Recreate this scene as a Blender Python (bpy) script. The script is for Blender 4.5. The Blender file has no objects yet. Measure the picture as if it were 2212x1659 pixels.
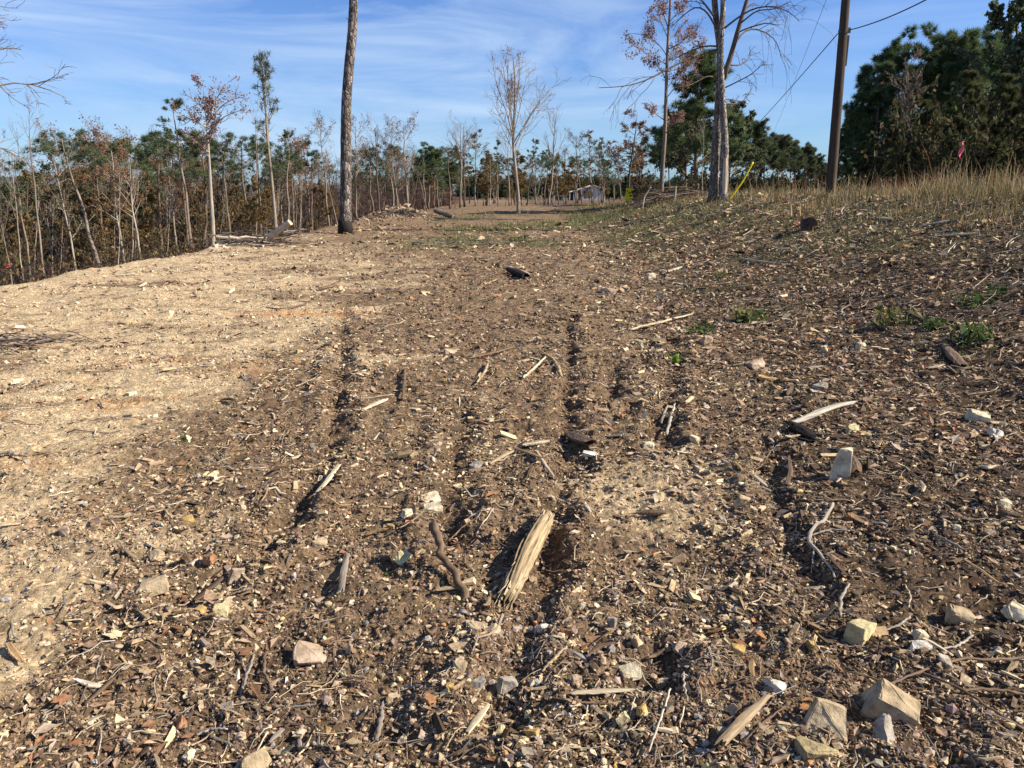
import bpy, bmesh, math, random
import numpy as np
from mathutils import Vector, Matrix

random.seed(7)
RNG = np.random.default_rng(11)
scene = bpy.context.scene
COL = scene.collection
R_ = math.radians

# ------------------------------------------------------------------ camera maths
TU, TV = 0.6745, 0.6745 * 0.75
PITCH = R_(14.2)
CZ = 1.62
CP, SP = math.cos(PITCH), math.sin(PITCH)


def uv(px, py):
    return (px - 1106.0) / 1106.0 * TU, (829.5 - py) / 829.5 * TV


def ray(px, py):
    u, v = uv(px, py)
    return np.array([u, CP + v * SP, -SP + v * CP])


def project(p):
    x, y, z = p[0], p[1], p[2] - CZ
    f = y * CP - z * SP
    return 1106 + (x / f) / TU * 1106, 829.5 - ((y * SP + z * CP) / f) / TV * 829.5


# ------------------------------------------------------------------ noise
def _h(ix, iy, seed):
    n = (ix.astype(np.int64) * 374761393 + iy.astype(np.int64) * 668265263 + seed * 974711) & 0xFFFFFFFF
    n = ((n ^ (n >> 13)) * 1274126177) & 0xFFFFFFFF
    n = n ^ (n >> 16)
    return (n & 0xFFFF) / 65536.0 * 2 * math.pi


def pn(x, y, seed=0):
    x = np.asarray(x, float); y = np.asarray(y, float)
    xi = np.floor(x); yi = np.floor(y)
    fx = x - xi; fy = y - yi
    sx = fx * fx * fx * (fx * (fx * 6 - 15) + 10); sy = fy * fy * fy * (fy * (fy * 6 - 15) + 10)

    def g(dx, dy):
        a = _h(xi + dx, yi + dy, seed)
        return np.cos(a) * (fx - dx) + np.sin(a) * (fy - dy)
    a = g(0, 0) + sx * (g(1, 0) - g(0, 0))
    b = g(0, 1) + sx * (g(1, 1) - g(0, 1))
    return (a + sy * (b - a)) * 1.5


def sm(a, b, x):
    t = np.clip((x - a) / (b - a), 0, 1)
    return t * t * (3 - 2 * t)


# ------------------------------------------------------------------ terrain
def T(x, y):
    x = np.asarray(x, float); y = np.asarray(y, float)
    yp = np.clip(y, 0, 400)
    z = -0.0025 * yp
    r = np.sqrt(x * x + y * y)
    # right-hand bank
    fade = 1 - sm(34, 66, y)
    z = z + 1.5 * sm(3.0, 10.5, x + 0.5 * pn(x * .1, y * .1, 3)) * fade
    # low rise across the far clearing
    z = z + (.62 + .022 * np.clip(x, -6, 14)) * np.exp(-((y - 66) / 17.0) ** 2) * sm(-9.5, -3, x)
    # left drop-off
    xe = -9.0 + 0.5 * pn(y * .12, 0 * y + .3, 5) + 0.25 * pn(y * .5, 0 * y + 7.3, 6)
    xe = xe - 40 * sm(150, 260, y)
    d = np.clip(xe - x, 0, None)
    drop = 0.40 * (np.sqrt(d * d + 0.25) - 0.5)
    drop = 7.0 * (1 - np.exp(-drop / 7.0))
    z = z - drop * (1 - sm(260, 420, y))
    # spoil mound on the left edge
    z = z + 0.62 * np.exp(-((x + 7.6) / 1.7) ** 2 - ((y - 50) / 3.4) ** 2)
    z = z + 0.35 * np.exp(-((x + 6.3) / 1.5) ** 2 - ((y - 47) / 3.0) ** 2)
    return z


RUTS = [[(1230, 690), (1222, 1000), (1160, 1280), (1095, 1480), (1085, 1560)],
        [(742, 660), (738, 780), (712, 1000), (560, 1190), (420, 1290)],
        [(1000, 880), (985, 1000), (975, 1120), (965, 1230)],
        [(1455, 740), (1440, 900), (1430, 960)],
        [(1655, 960), (1700, 1150), (1760, 1330), (1900, 1470), (1990, 1560), (2040, 1650)],
        [(1330, 790), (1318, 860)],
        [(1420, 1440), (1395, 1500)]]


TS = .8 * 1.012 ** np.arange(600)


def at0(px, py, H):
    d = ray(px, py)

    def hit(ts):
        b = CZ + d[2] * ts < H(d[0] * ts, d[1] * ts)
        return int(np.argmax(b)) if b.any() else len(ts) - 1
    k = max(hit(TS), 1)
    ts = np.linspace(TS[k - 1], TS[k], 60); k = hit(ts)
    p = d * ts[k]
    return np.array([p[0], p[1], CZ + p[2]])


RUTW = []
for r_ in RUTS:
    RUTW.append([at0(a, b, T)[:2] for a, b in r_])


def rutdist(x, y):
    best = np.full(np.shape(x), 9.0)
    sel = (y < 14) & (np.abs(x) < 8) & (y > 0.5)
    if not np.any(sel):
        return best
    xs, ys = x[sel], y[sel]
    b = np.full(xs.shape, 9.0)
    wob = 0.07 * pn(xs * 5, ys * 5, 61) + .05 * pn(xs * 1.7, ys * 1.7, 62)
    for poly in RUTW:
        for A, B in zip(poly[:-1], poly[1:]):
            e = B - A; L2 = e @ e
            t = np.clip(((xs - A[0]) * e[0] + (ys - A[1]) * e[1]) / L2, 0, 1)
            b = np.minimum(b, np.hypot(xs - A[0] - t * e[0], ys - A[1] - t * e[1]) + wob)
    best[sel] = b
    return best


def masks(x, y):
    n1 = pn(x * .7, y * .45, 21) + .5 * pn(x * 1.9, y * 1.3, 22) + .35 * pn(x * 5, y * 4, 20)
    sand = sm(-1.5, -2.7, x + 1.1 * n1 + .5 * pn(x * .35 + y * .2, y * .3, 27) + 0.12 * np.clip(4.5 - y, 0, 3)) * (1 - sm(14, 33, y + 6 * n1 + 2 * (x + 6)))
    sand = np.maximum(sand, .8 * sm(.62, .3, np.hypot((x - .92), (y - 4.0) * .8) + .15 * n1))
    sand = np.maximum(sand, .4 * np.exp(-((x + 7.0) / 1.6) ** 2 - ((y - 49) / 4) ** 2))
    sand = sand * (1 - .85 * sm(.12, .5, pn(x * .5 + 3, y * 1.1, 23) - .2 * sm(3, 7, y)))
    sand = sand * (1 - .6 * sm(.15, .45, pn(x * 1.3 + y * .5, y * 3.4 - x * 1.3, 28)) * sm(-9, -7.5, x))
    dark = sm(.6, 2.4, x + .5 * n1 - .09 * np.clip(y - 3, 0, 20)) * (1 - .3 * sm(12, 20, y))
    dark = np.maximum(dark, .8 * sm(-.05, .5, n1) * sm(3.8, 2.4, y))
    dark = np.maximum(dark, .9 * np.exp(-((y - 25.2 - .25 * pn(x * .6, 0 * x, 38)) / .45) ** 2) * sm(-4.2, -3, x) * sm(3.6, 2.6, x))  # shadow line across the far strip, painted in as dark soil
    green = sm(.0, .6, pn(x * .16, y * .12, 24) + .5 * pn(x * .6, y * .5, 25) + .25) * sm(17, 26, y) * sm(-6, -1, x) * (1 - sm(46, 56, y + 0.4 * x))
    green = np.maximum(green, .8 * sm(3.5, 8, x) * sm(10, 15, y) * (1 - sm(70, 110, y)))
    litter = sm(0.0, 4.0, -9.2 - x)
    orange = sm(.9, .2, np.hypot((x + 2.9) * .7, (y - 10.6) * 2.2) + .5 * n1) * .9
    orange = np.maximum(orange, .55 * sm(.2, .5, pn(x * 1.4, y * 2.4, 29)) * sm(-1.6, -2.6, x) * sm(9, 7, y))
    return np.clip(sand, 0, 1), np.clip(dark, 0, 1), np.clip(green, 0, 1), litter, np.clip(orange, 0, 1)


def D(x, y):
    x = np.asarray(x, float); y = np.asarray(y, float)
    sand = sm(-1.5, -2.9, x)
    rough = 1 - .2 * sand
    sand_tr = sand * (1 - sm(20, 32, y))
    n = .05 * pn(x * .6, y * .5, 31) + .028 * pn(x * 1.7, y * 1.5, 32)
    n2 = .022 * pn(x * 5, y * 5, 33) + .018 * pn(x * 11, y * 11, 34)
    b1 = np.abs(pn(x * 17, y * 17, 35)); b2 = np.abs(pn(x * 37, y * 37, 36))
    n3 = .020 * (b1 - .35) + .011 * (b2 - .3)
    far = 1 - sm(60, 140, y)
    n = n + sand_tr * .03 * (np.abs(pn(x * 1.1 + y * .25, y * 3.2 - x * 1.1, 48)) - .3)
    tracks = 0
    rd = rutdist(x, y)
    br = np.clip(.8 + .6 * pn(x * 1.9, y * .9, 37), .35, 1.15)
    rut = br * (-.046 * np.exp(-(rd / .075) ** 2) + .036 * np.exp(-((rd - .16) / .08) ** 2))
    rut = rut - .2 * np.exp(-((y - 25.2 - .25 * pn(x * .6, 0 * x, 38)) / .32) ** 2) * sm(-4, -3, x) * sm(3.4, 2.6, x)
    rut = rut + .22 * (pn(x * 1.6, y * 1.6, 39) + .5 * pn(x * 5, y * 5, 40)) * np.exp(-((x + 7.2) / 2.2) ** 2 - ((y - 49.5) / 4.5) ** 2)
    return (n + (n2 + n3) * rough) * far + rut


def H(x, y):
    return T(x, y) + D(np.atleast_1d(np.asarray(x, float)), np.atleast_1d(np.asarray(y, float))).reshape(np.shape(x))


def H1(x, y):
    return float(H(np.array([x]), np.array([y]))[0])


def at(px, py):
    p = at0(px, py, T)
    p[2] = H1(p[0], p[1])
    return p


# ------------------------------------------------------------------ mesh building
class MB:
    def __init__(self):
        self.v, self.f, self.c, self.n = [], [], [], 0

    def add(self, verts, faces, col=None):
        verts = np.asarray(verts, np.float32).reshape(-1, 3)
        for fa in faces if isinstance(faces, list) else [faces]:
            self.f.append(np.asarray(fa, np.int64) + self.n)
        self.v.append(verts)
        if col is None:
            col = np.ones((1, 3))
        col = np.asarray(col, np.float32)
        if col.ndim == 1:
            col = col[None]
        if len(col) != len(verts):
            col = np.repeat(col, len(verts) // len(col), axis=0)
        self.c.append(col)
        self.n += len(verts)

    def mesh(self, name, smooth=False):
        me = bpy.data.meshes.new(name)
        V = np.concatenate(self.v)
        me.vertices.add(len(V)); me.vertices.foreach_set('co', V.ravel())
        idx = np.concatenate([f.ravel() for f in self.f])
        sizes = np.concatenate([np.full(len(f), f.shape[1]) for f in self.f])
        starts = np.concatenate([[0], np.cumsum(sizes)[:-1]])
        me.loops.add(len(idx)); me.loops.foreach_set('vertex_index', idx.astype(np.int32))
        me.polygons.add(len(sizes)); me.polygons.foreach_set('loop_start', starts.astype(np.int32))
        me.polygons.foreach_set('use_smooth', np.full(len(sizes), smooth))
        C = np.concatenate(self.c)
        at_ = me.attributes.new('col', 'FLOAT_COLOR', 'POINT')
        at_.data.foreach_set('color', np.concatenate([C, np.ones((len(C), 1), np.float32)], 1).ravel().astype(np.float32))
        me.update(calc_edges=True)
        return me

    def build(self, name, mat, parent=None, smooth=False, color=None):
        me = self.mesh(name, smooth)
        me.materials.append(mat)
        return link(name, me, parent, color)


def link(name, me, parent=None, color=None):
    o = bpy.data.objects.new(name, me)
    COL.objects.link(o)
    if parent is not None:
        o.parent = parent
    if color is not None:
        o.color = (*color, 1)
    return o


def tag(o, label=None, cat=None, group=None, kind=None):
    if label: o['label'] = label
    if cat: o['category'] = cat
    if group: o['group'] = group
    if kind: o['kind'] = kind
    return o


def empty(name, loc, label=None, cat=None, group=None):
    o = bpy.data.objects.new(name, None); COL.objects.link(o)
    o.location = loc
    return tag(o, label, cat, group)


# ------------------------------------------------------------------ materials
def newmat(name):
    m = bpy.data.materials.new(name); m.use_nodes = True
    nt = m.node_tree; nt.nodes.clear()
    out = nt.nodes.new('ShaderNodeOutputMaterial')
    return m, nt, out


def N(nt, t, **kw):
    n = nt.nodes.new(t)
    for k, v in kw.items():
        if k.startswith('i_'):
            n.inputs[k[2:].replace('_', ' ')].default_value = v
        else:
            setattr(n, k, v)
    return n


def ramp(nt, fac, stops):
    r = nt.nodes.new('ShaderNodeValToRGB')
    el = r.color_ramp.elements
    while len(el) < len(stops): el.new(.5)
    for e, (p, c) in zip(el, stops):
        e.position = p; e.color = (*c, 1) if len(c) == 3 else c
    nt.links.new(fac, r.inputs[0])
    return r.outputs[0]


def mixc(nt, fac, a, b, mode='MIX'):
    m = nt.nodes.new('ShaderNodeMix'); m.data_type = 'RGBA'; m.blend_type = mode
    for sock, val in ((m.inputs[0], fac), (m.inputs[6], a), (m.inputs[7], b)):
        if isinstance(val, (int, float)): sock.default_value = val
        elif isinstance(val, tuple): sock.default_value = (*val, 1)
        else: nt.links.new(val, sock)
    return m.outputs[2]


def noise_tex(nt, coord, scale, detail=4, rough=.6, stretch=None):
    if stretch:
        mp = nt.nodes.new('ShaderNodeMapping'); mp.inputs['Scale'].default_value = stretch
        nt.links.new(coord, mp.inputs[0]); coord = mp.outputs[0]
    n = nt.nodes.new('ShaderNodeTexNoise')
    n.inputs['Scale'].default_value = scale; n.inputs['Detail'].default_value = detail; n.inputs['Roughness'].default_value = rough
    nt.links.new(coord, n.inputs['Vector'])
    return n.outputs[0]


def finish(nt, out, color, rough=.9, bump=None, bstr=.5, bdist=.01, transl=0, spec=.2):
    p = nt.nodes.new('ShaderNodeBsdfPrincipled')
    nt.links.new(color, p.inputs['Base Color']) if not isinstance(color, tuple) else setattr(p.inputs['Base Color'], 'default_value', (*color, 1))
    p.inputs['Roughness'].default_value = rough
    p.inputs['Specular IOR Level'].default_value = spec
    if bump is not None:
        b = nt.nodes.new('ShaderNodeBump'); b.inputs['Strength'].default_value = bstr; b.inputs['Distance'].default_value = bdist
        nt.links.new(bump, b.inputs['Height']); nt.links.new(b.outputs[0], p.inputs['Normal'])
    if transl:
        t = nt.nodes.new('ShaderNodeBsdfTranslucent')
        nt.links.new(color, t.inputs[0])
        m = nt.nodes.new('ShaderNodeMixShader'); m.inputs[0].default_value = transl
        nt.links.new(p.outputs[0], m.inputs[1]); nt.links.new(t.outputs[0], m.inputs[2])
        nt.links.new(m.outputs[0], out.inputs[0])
    else:
        nt.links.new(p.outputs[0], out.inputs[0])


def mat_col(name, transl=0, rough=.9, var=.35, nscale=60, spec=.15):
    m, nt, out = newmat(name)
    a = N(nt, 'ShaderNodeAttribute', attribute_name='col')
    tc = N(nt, 'ShaderNodeTexCoord')
    n = noise_tex(nt, tc.outputs['Object'], nscale, 3)
    k = ramp(nt, n, [(.3, (1 - var,) * 3), (.7, (1 + var * .5,) * 3)])
    c = mixc(nt, 1.0, a.outputs['Color'], k, 'MULTIPLY')
    finish(nt, out, c, rough, transl=transl, spec=spec)
    return m


def mat_obj(name, scale, stretch=None, dark=.45, bstr=.6, bdist=.01, rough=.9, tint=None, useattr=False):
    """a surface whose own colour comes from the object; grain, cracks and stains from noise"""
    m, nt, out = newmat(name)
    oi = N(nt, 'ShaderNodeObjectInfo')
    tc = N(nt, 'ShaderNodeTexCoord')
    n = noise_tex(nt, tc.outputs['Object'], scale, 6, .65, stretch)
    n2 = noise_tex(nt, tc.outputs['Object'], scale * .22, 3, .5, stretch)
    k = ramp(nt, n, [(.28, (dark,) * 3), (.5, (.95,) * 3), (.75, (1.2,) * 3)])
    c = mixc(nt, 1.0, oi.outputs['Color'], k, 'MULTIPLY')
    k2 = ramp(nt, n2, [(.35, (.72, .68, .62)), (.65, (1.1, 1.08, 1.05))])
    c = mixc(nt, 1.0, c, k2, 'MULTIPLY')
    if useattr:
        a = N(nt, 'ShaderNodeAttribute', attribute_name='col')
        c = mixc(nt, 1.0, c, a.outputs['Color'], 'MULTIPLY')
    finish(nt, out, c, rough, bump=n, bstr=bstr, bdist=bdist, spec=.15)
    return m


M = {}
M['bark'] = mat_obj('bark', 5, (3.0, 3.0, .5), .4, .8, .02)
M['plate_bark'] = None
M['stone'] = mat_obj('stone', 22, None, .5, .9, .012, .9)
M['wood'] = mat_obj('weathered_wood', 30, (.12, 1.6, 1.6), .35, .8, .006, useattr=True)
M['stick'] = mat_obj('stick_bark', 26, (.25, 1.5, 1.5), .5, .6, .004, useattr=True)
M['leaf'] = mat_col('leaf', .35, .8)
M['needle'] = mat_col('needle', .3, .7, .3, 3)
M['chip'] = mat_col('litter', 0, .9, .4, 90)
M['leaflit'] = mat_col('dead_leaf', .15, .8, .4, 70)
M['grass'] = mat_col('grass', .3, .8, .25, 20)
M['twig'] = mat_col('twig', 0, .9, .3, 20)


def ground_mat():
    m, nt, out = newmat('soil')
    tc = N(nt, 'ShaderNodeTexCoord'); P = tc.outputs['Object']
    at_ = N(nt, 'ShaderNodeAttribute', attribute_name='col')
    at2 = N(nt, 'ShaderNodeAttribute', attribute_name='mask2')
    sp = N(nt, 'ShaderNodeSeparateColor'); nt.links.new(at_.outputs['Color'], sp.inputs[0])
    sp2 = N(nt, 'ShaderNodeSeparateColor'); nt.links.new(at2.outputs['Color'], sp2.inputs[0])
    big = noise_tex(nt, P, 1.1, 5, .65)
    mid = noise_tex(nt, P, 7, 5, .7)
    fine = noise_tex(nt, P, 46, 6, .75)
    brown = ramp(nt, mid, [(.3, (.11, .071, .042)), (.5, (.205, .138, .082)), (.72, (.32, .222, .135))])
    sand = ramp(nt, mid, [(.3, (.36, .25, .14)), (.5, (.52, .388, .228)), (.7, (.61, .475, .295))])
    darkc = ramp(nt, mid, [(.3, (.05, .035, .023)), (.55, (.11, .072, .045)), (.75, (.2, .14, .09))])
    greenc = ramp(nt, mid, [(.3, (.055, .06, .025)), (.6, (.13, .12, .05)), (.75, (.24, .18, .10))])
    lit = ramp(nt, mid, [(.3, (.05, .028, .016)), (.6, (.12, .065, .035)), (.75, (.18, .10, .055))])
    orange = (.5, .24, .09)
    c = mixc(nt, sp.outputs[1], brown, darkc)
    c = mixc(nt, sp.outputs[2], c, greenc)
    c = mixc(nt, sp.outputs[0], c, sand)
    f1 = N(nt, 'ShaderNodeMath', operation='MULTIPLY'); nt.links.new(sp2.outputs[1], f1.inputs[0]); nt.links.new(big, f1.inputs[1])
    c = mixc(nt, f1.outputs[0], c, orange)
    c = mixc(nt, sp2.outputs[0], c, lit)
    kf = ramp(nt, fine, [(.3, (.5,) * 3), (.5, (.95,) * 3), (.7, (1.35,) * 3)])
    c = mixc(nt, .85, c, mixc(nt, 1.0, c, kf, 'MULTIPLY'))
    # broken grain of crumbs, chips and small stones
    vo = N(nt, 'ShaderNodeTexVoronoi'); vo.inputs['Scale'].default_value = 38; nt.links.new(P, vo.inputs['Vector'])
    ve = N(nt, 'ShaderNodeSeparateColor'); nt.links.new(vo.outputs['Color'], ve.inputs[0])
    kv = ramp(nt, ve.outputs[0], [(0, (.6,) * 3), (.7, (1.0,) * 3), (.9, (1.6, 1.5, 1.4))])
    c = mixc(nt, .7, c, mixc(nt, 1.0, c, kv, 'MULTIPLY'))
    hsum = N(nt, 'ShaderNodeMath', operation='MULTIPLY_ADD'); nt.links.new(fine, hsum.inputs[0]); hsum.inputs[1].default_value = 1.0
    vm = N(nt, 'ShaderNodeMath', operation='MULTIPLY'); nt.links.new(vo.outputs['Distance'], vm.inputs[0]); vm.inputs[1].default_value = -.5
    nt.links.new(vm.outputs[0], hsum.inputs[2])
    finish(nt, out, c, .95, bump=hsum.outputs[0], bstr=.9, bdist=.03, spec=.08)
    return m


M['soil'] = ground_mat()


def build_ground():
    a1 = np.arange(-52, 52.01, .15)
    a2 = np.concatenate([np.arange(-180, -52, 4), a1, np.arange(54, 180, 4)])
    ang = np.radians(a2)
    r = [0.55]
    while r[-1] < 9: r.append(r[-1] * 1.0042)
    while r[-1] < 60: r.append(r[-1] * 1.0075)
    while r[-1] < 420: r.append(r[-1] * 1.02)
    while r[-1] < 6000: r.append(r[-1] * 1.15)
    r = np.array(r)
    A, RR = np.meshgrid(ang, r)
    X = np.sin(A) * RR; Y = np.cos(A) * RR
    # pull the front fan's near centre away from the viewer's feet only in sampling, not in shape
    Z = (T(X, Y) + D(X, Y))
    nr, na = X.shape
    V = np.stack([X, Y, Z], -1).reshape(-1, 3)
    i = np.arange(nr - 1)[:, None] * na; j = np.arange(na)[None]; j2 = (j + 1) % na
    F = np.stack([i + j, i + j2, i + na + j2, i + na + j], -1).reshape(-1, 4)[:, ::-1]
    cidx = len(V)
    V = np.concatenate([V, [[0, 0, float(T(np.array(0.), np.array(0.)))]]])
    jj = np.arange(na)
    F3 = np.stack([np.full(na, cidx), (jj + 1) % na, jj], -1)[:, ::-1]
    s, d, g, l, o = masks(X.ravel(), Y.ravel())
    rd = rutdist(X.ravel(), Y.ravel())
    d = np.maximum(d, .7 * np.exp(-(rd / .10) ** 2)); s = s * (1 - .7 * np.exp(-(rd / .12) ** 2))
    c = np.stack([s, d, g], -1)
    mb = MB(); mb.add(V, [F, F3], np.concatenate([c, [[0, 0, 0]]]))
    me = mb.mesh('ground', True)
    at_ = me.attributes.new('mask2', 'FLOAT_COLOR', 'POINT')
    c2 = np.stack([l, o, 0 * l, 0 * l + 1], -1)
    at_.data.foreach_set('color', np.concatenate([c2, [[0, 0, 0, 1]]]).ravel().astype(np.float32))
    me.materials.append(M['soil'])
    tag(link('ground', me), 'cleared strip of bare brown and tan dirt', 'ground', kind='structure')


build_ground()

# ------------------------------------------------------------------ scattered litter nobody could count
CUBE = np.array([[-1, -1, -1], [1, -1, -1], [1, 1, -1], [-1, 1, -1], [-1, -1, 1], [1, -1, 1], [1, 1, 1], [-1, 1, 1]], float) * .5
CF = np.array([[4, 5, 6, 7], [0, 1, 5, 4], [1, 2, 6, 5], [2, 3, 7, 6], [3, 0, 4, 7]])


def rotm(yaw, pitch, roll):
    cy, sy, cp, sp, cr, sr = np.cos(yaw), np.sin(yaw), np.cos(pitch), np.sin(pitch), np.cos(roll), np.sin(roll)
    Rz = np.zeros((len(yaw), 3, 3)); Rz[:, 0, 0] = cy; Rz[:, 0, 1] = -sy; Rz[:, 1, 0] = sy; Rz[:, 1, 1] = cy; Rz[:, 2, 2] = 1
    Ry = np.zeros_like(Rz); Ry[:, 0, 0] = cp; Ry[:, 0, 2] = sp; Ry[:, 2, 0] = -sp; Ry[:, 2, 2] = cp; Ry[:, 1, 1] = 1
    Rx = np.zeros_like(Rz); Rx[:, 0, 0] = 1; Rx[:, 1, 1] = cr; Rx[:, 1, 2] = -sr; Rx[:, 2, 1] = sr; Rx[:, 2, 2] = cr
    return Rz @ Ry @ Rx


def boxes(mb, C, L, W, Hh, yaw, pitch, roll, col, jit=.25, taper=0):
    n = len(C)
    v = CUBE[None] + RNG.normal(0, jit * .5, (n, 8, 3)) * .6
    if taper:
        k = 1 - taper * RNG.random((n, 1)) * (v[:, :, 0] + .5)
        v[:, :, 1] *= k; v[:, :, 2] *= k
    v = v * np.stack([L, W, Hh], -1)[:, None, :]
    v = np.einsum('nij,nkj->nki', rotm(yaw, pitch, roll), v) + C[:, None, :]
    F = (CF[None] + (np.arange(n) * 8)[:, None, None]).reshape(-1, 4)
    mb.add(v.reshape(-1, 3), F, np.repeat(col, 8, 0))


PHI = (1 + 5 ** .5) / 2
ICO = np.array([[-1, PHI, 0], [1, PHI, 0], [-1, -PHI, 0], [1, -PHI, 0], [0, -1, PHI], [0, 1, PHI], [0, -1, -PHI], [0, 1, -PHI], [PHI, 0, -1], [PHI, 0, 1], [-PHI, 0, -1], [-PHI, 0, 1]]) / 3.8
ICF = np.array([[0, 11, 5], [0, 5, 1], [0, 1, 7], [0, 7, 10], [0, 10, 11], [1, 5, 9], [5, 11, 4], [11, 10, 2], [10, 7, 6], [7, 1, 8], [3, 9, 4], [3, 4, 2], [3, 2, 6], [3, 6, 8], [3, 8, 9], [4, 9, 5], [2, 4, 11], [6, 2, 10], [8, 6, 7], [9, 8, 1]])


def pebbles(mb, C, L, W, Hh, yaw, pitch, roll, col, jit):
    near = C[:, 1] < 7
    f = ~near
    if f.any(): boxes(mb, C[f], L[f], W[f], Hh[f], yaw[f], pitch[f], roll[f], col[f], jit)
    C, L, W, Hh, col = C[near], L[near], W[near], Hh[near], col[near]; n = len(C)
    v = ICO[None] * (1 + RNG.normal(0, .17, (n, 12, 1))) + RNG.normal(0, .05, (n, 12, 3))
    v = v * np.stack([L, W, Hh], -1)[:, None, :] * 1.1
    v = np.einsum('nij,nkj->nki', rotm(yaw[near], pitch[near], roll[near]), v) + C[:, None, :]
    F = (ICF[None] + (np.arange(n) * 12)[:, None, None]).reshape(-1, 3)
    mb.add(v.reshape(-1, 3), F, np.repeat(col, 12, 0))


def pal(n, cols, w=None, var=.18):
    cols = np.array(cols)
    w = None if w is None else np.array(w) / sum(w)
    c = cols[RNG.choice(len(cols), n, p=w)]
    return np.clip(c * (1 + RNG.normal(0, var, (n, 1))) * (1 + RNG.normal(0, .02, (n, 3))), .01, .85)


def scatter(n, y0, y1, p, umax=.95):
    """ground points, thinning with distance as y^-p per log step"""
    q = RNG.random(n)
    if abs(p) < 1e-6:
        y = y0 * (y1 / y0) ** q
    else:
        y = (y0 ** -p + q * (y1 ** -p - y0 ** -p)) ** (-1 / p)
    x = RNG.uniform(-umax, umax, n) * (y + .5)
    return x, y


def keep(x, y, prob):
    k = RNG.random(len(x)) < prob
    return x[k], y[k]


LIGHTW = [(.53, .405, .24), (.42, .30, .17), (.29, .195, .108), (.17, .11, .062), (.08, .054, .034), (.32, .25, .18), (.66, .53, .33)]


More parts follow.
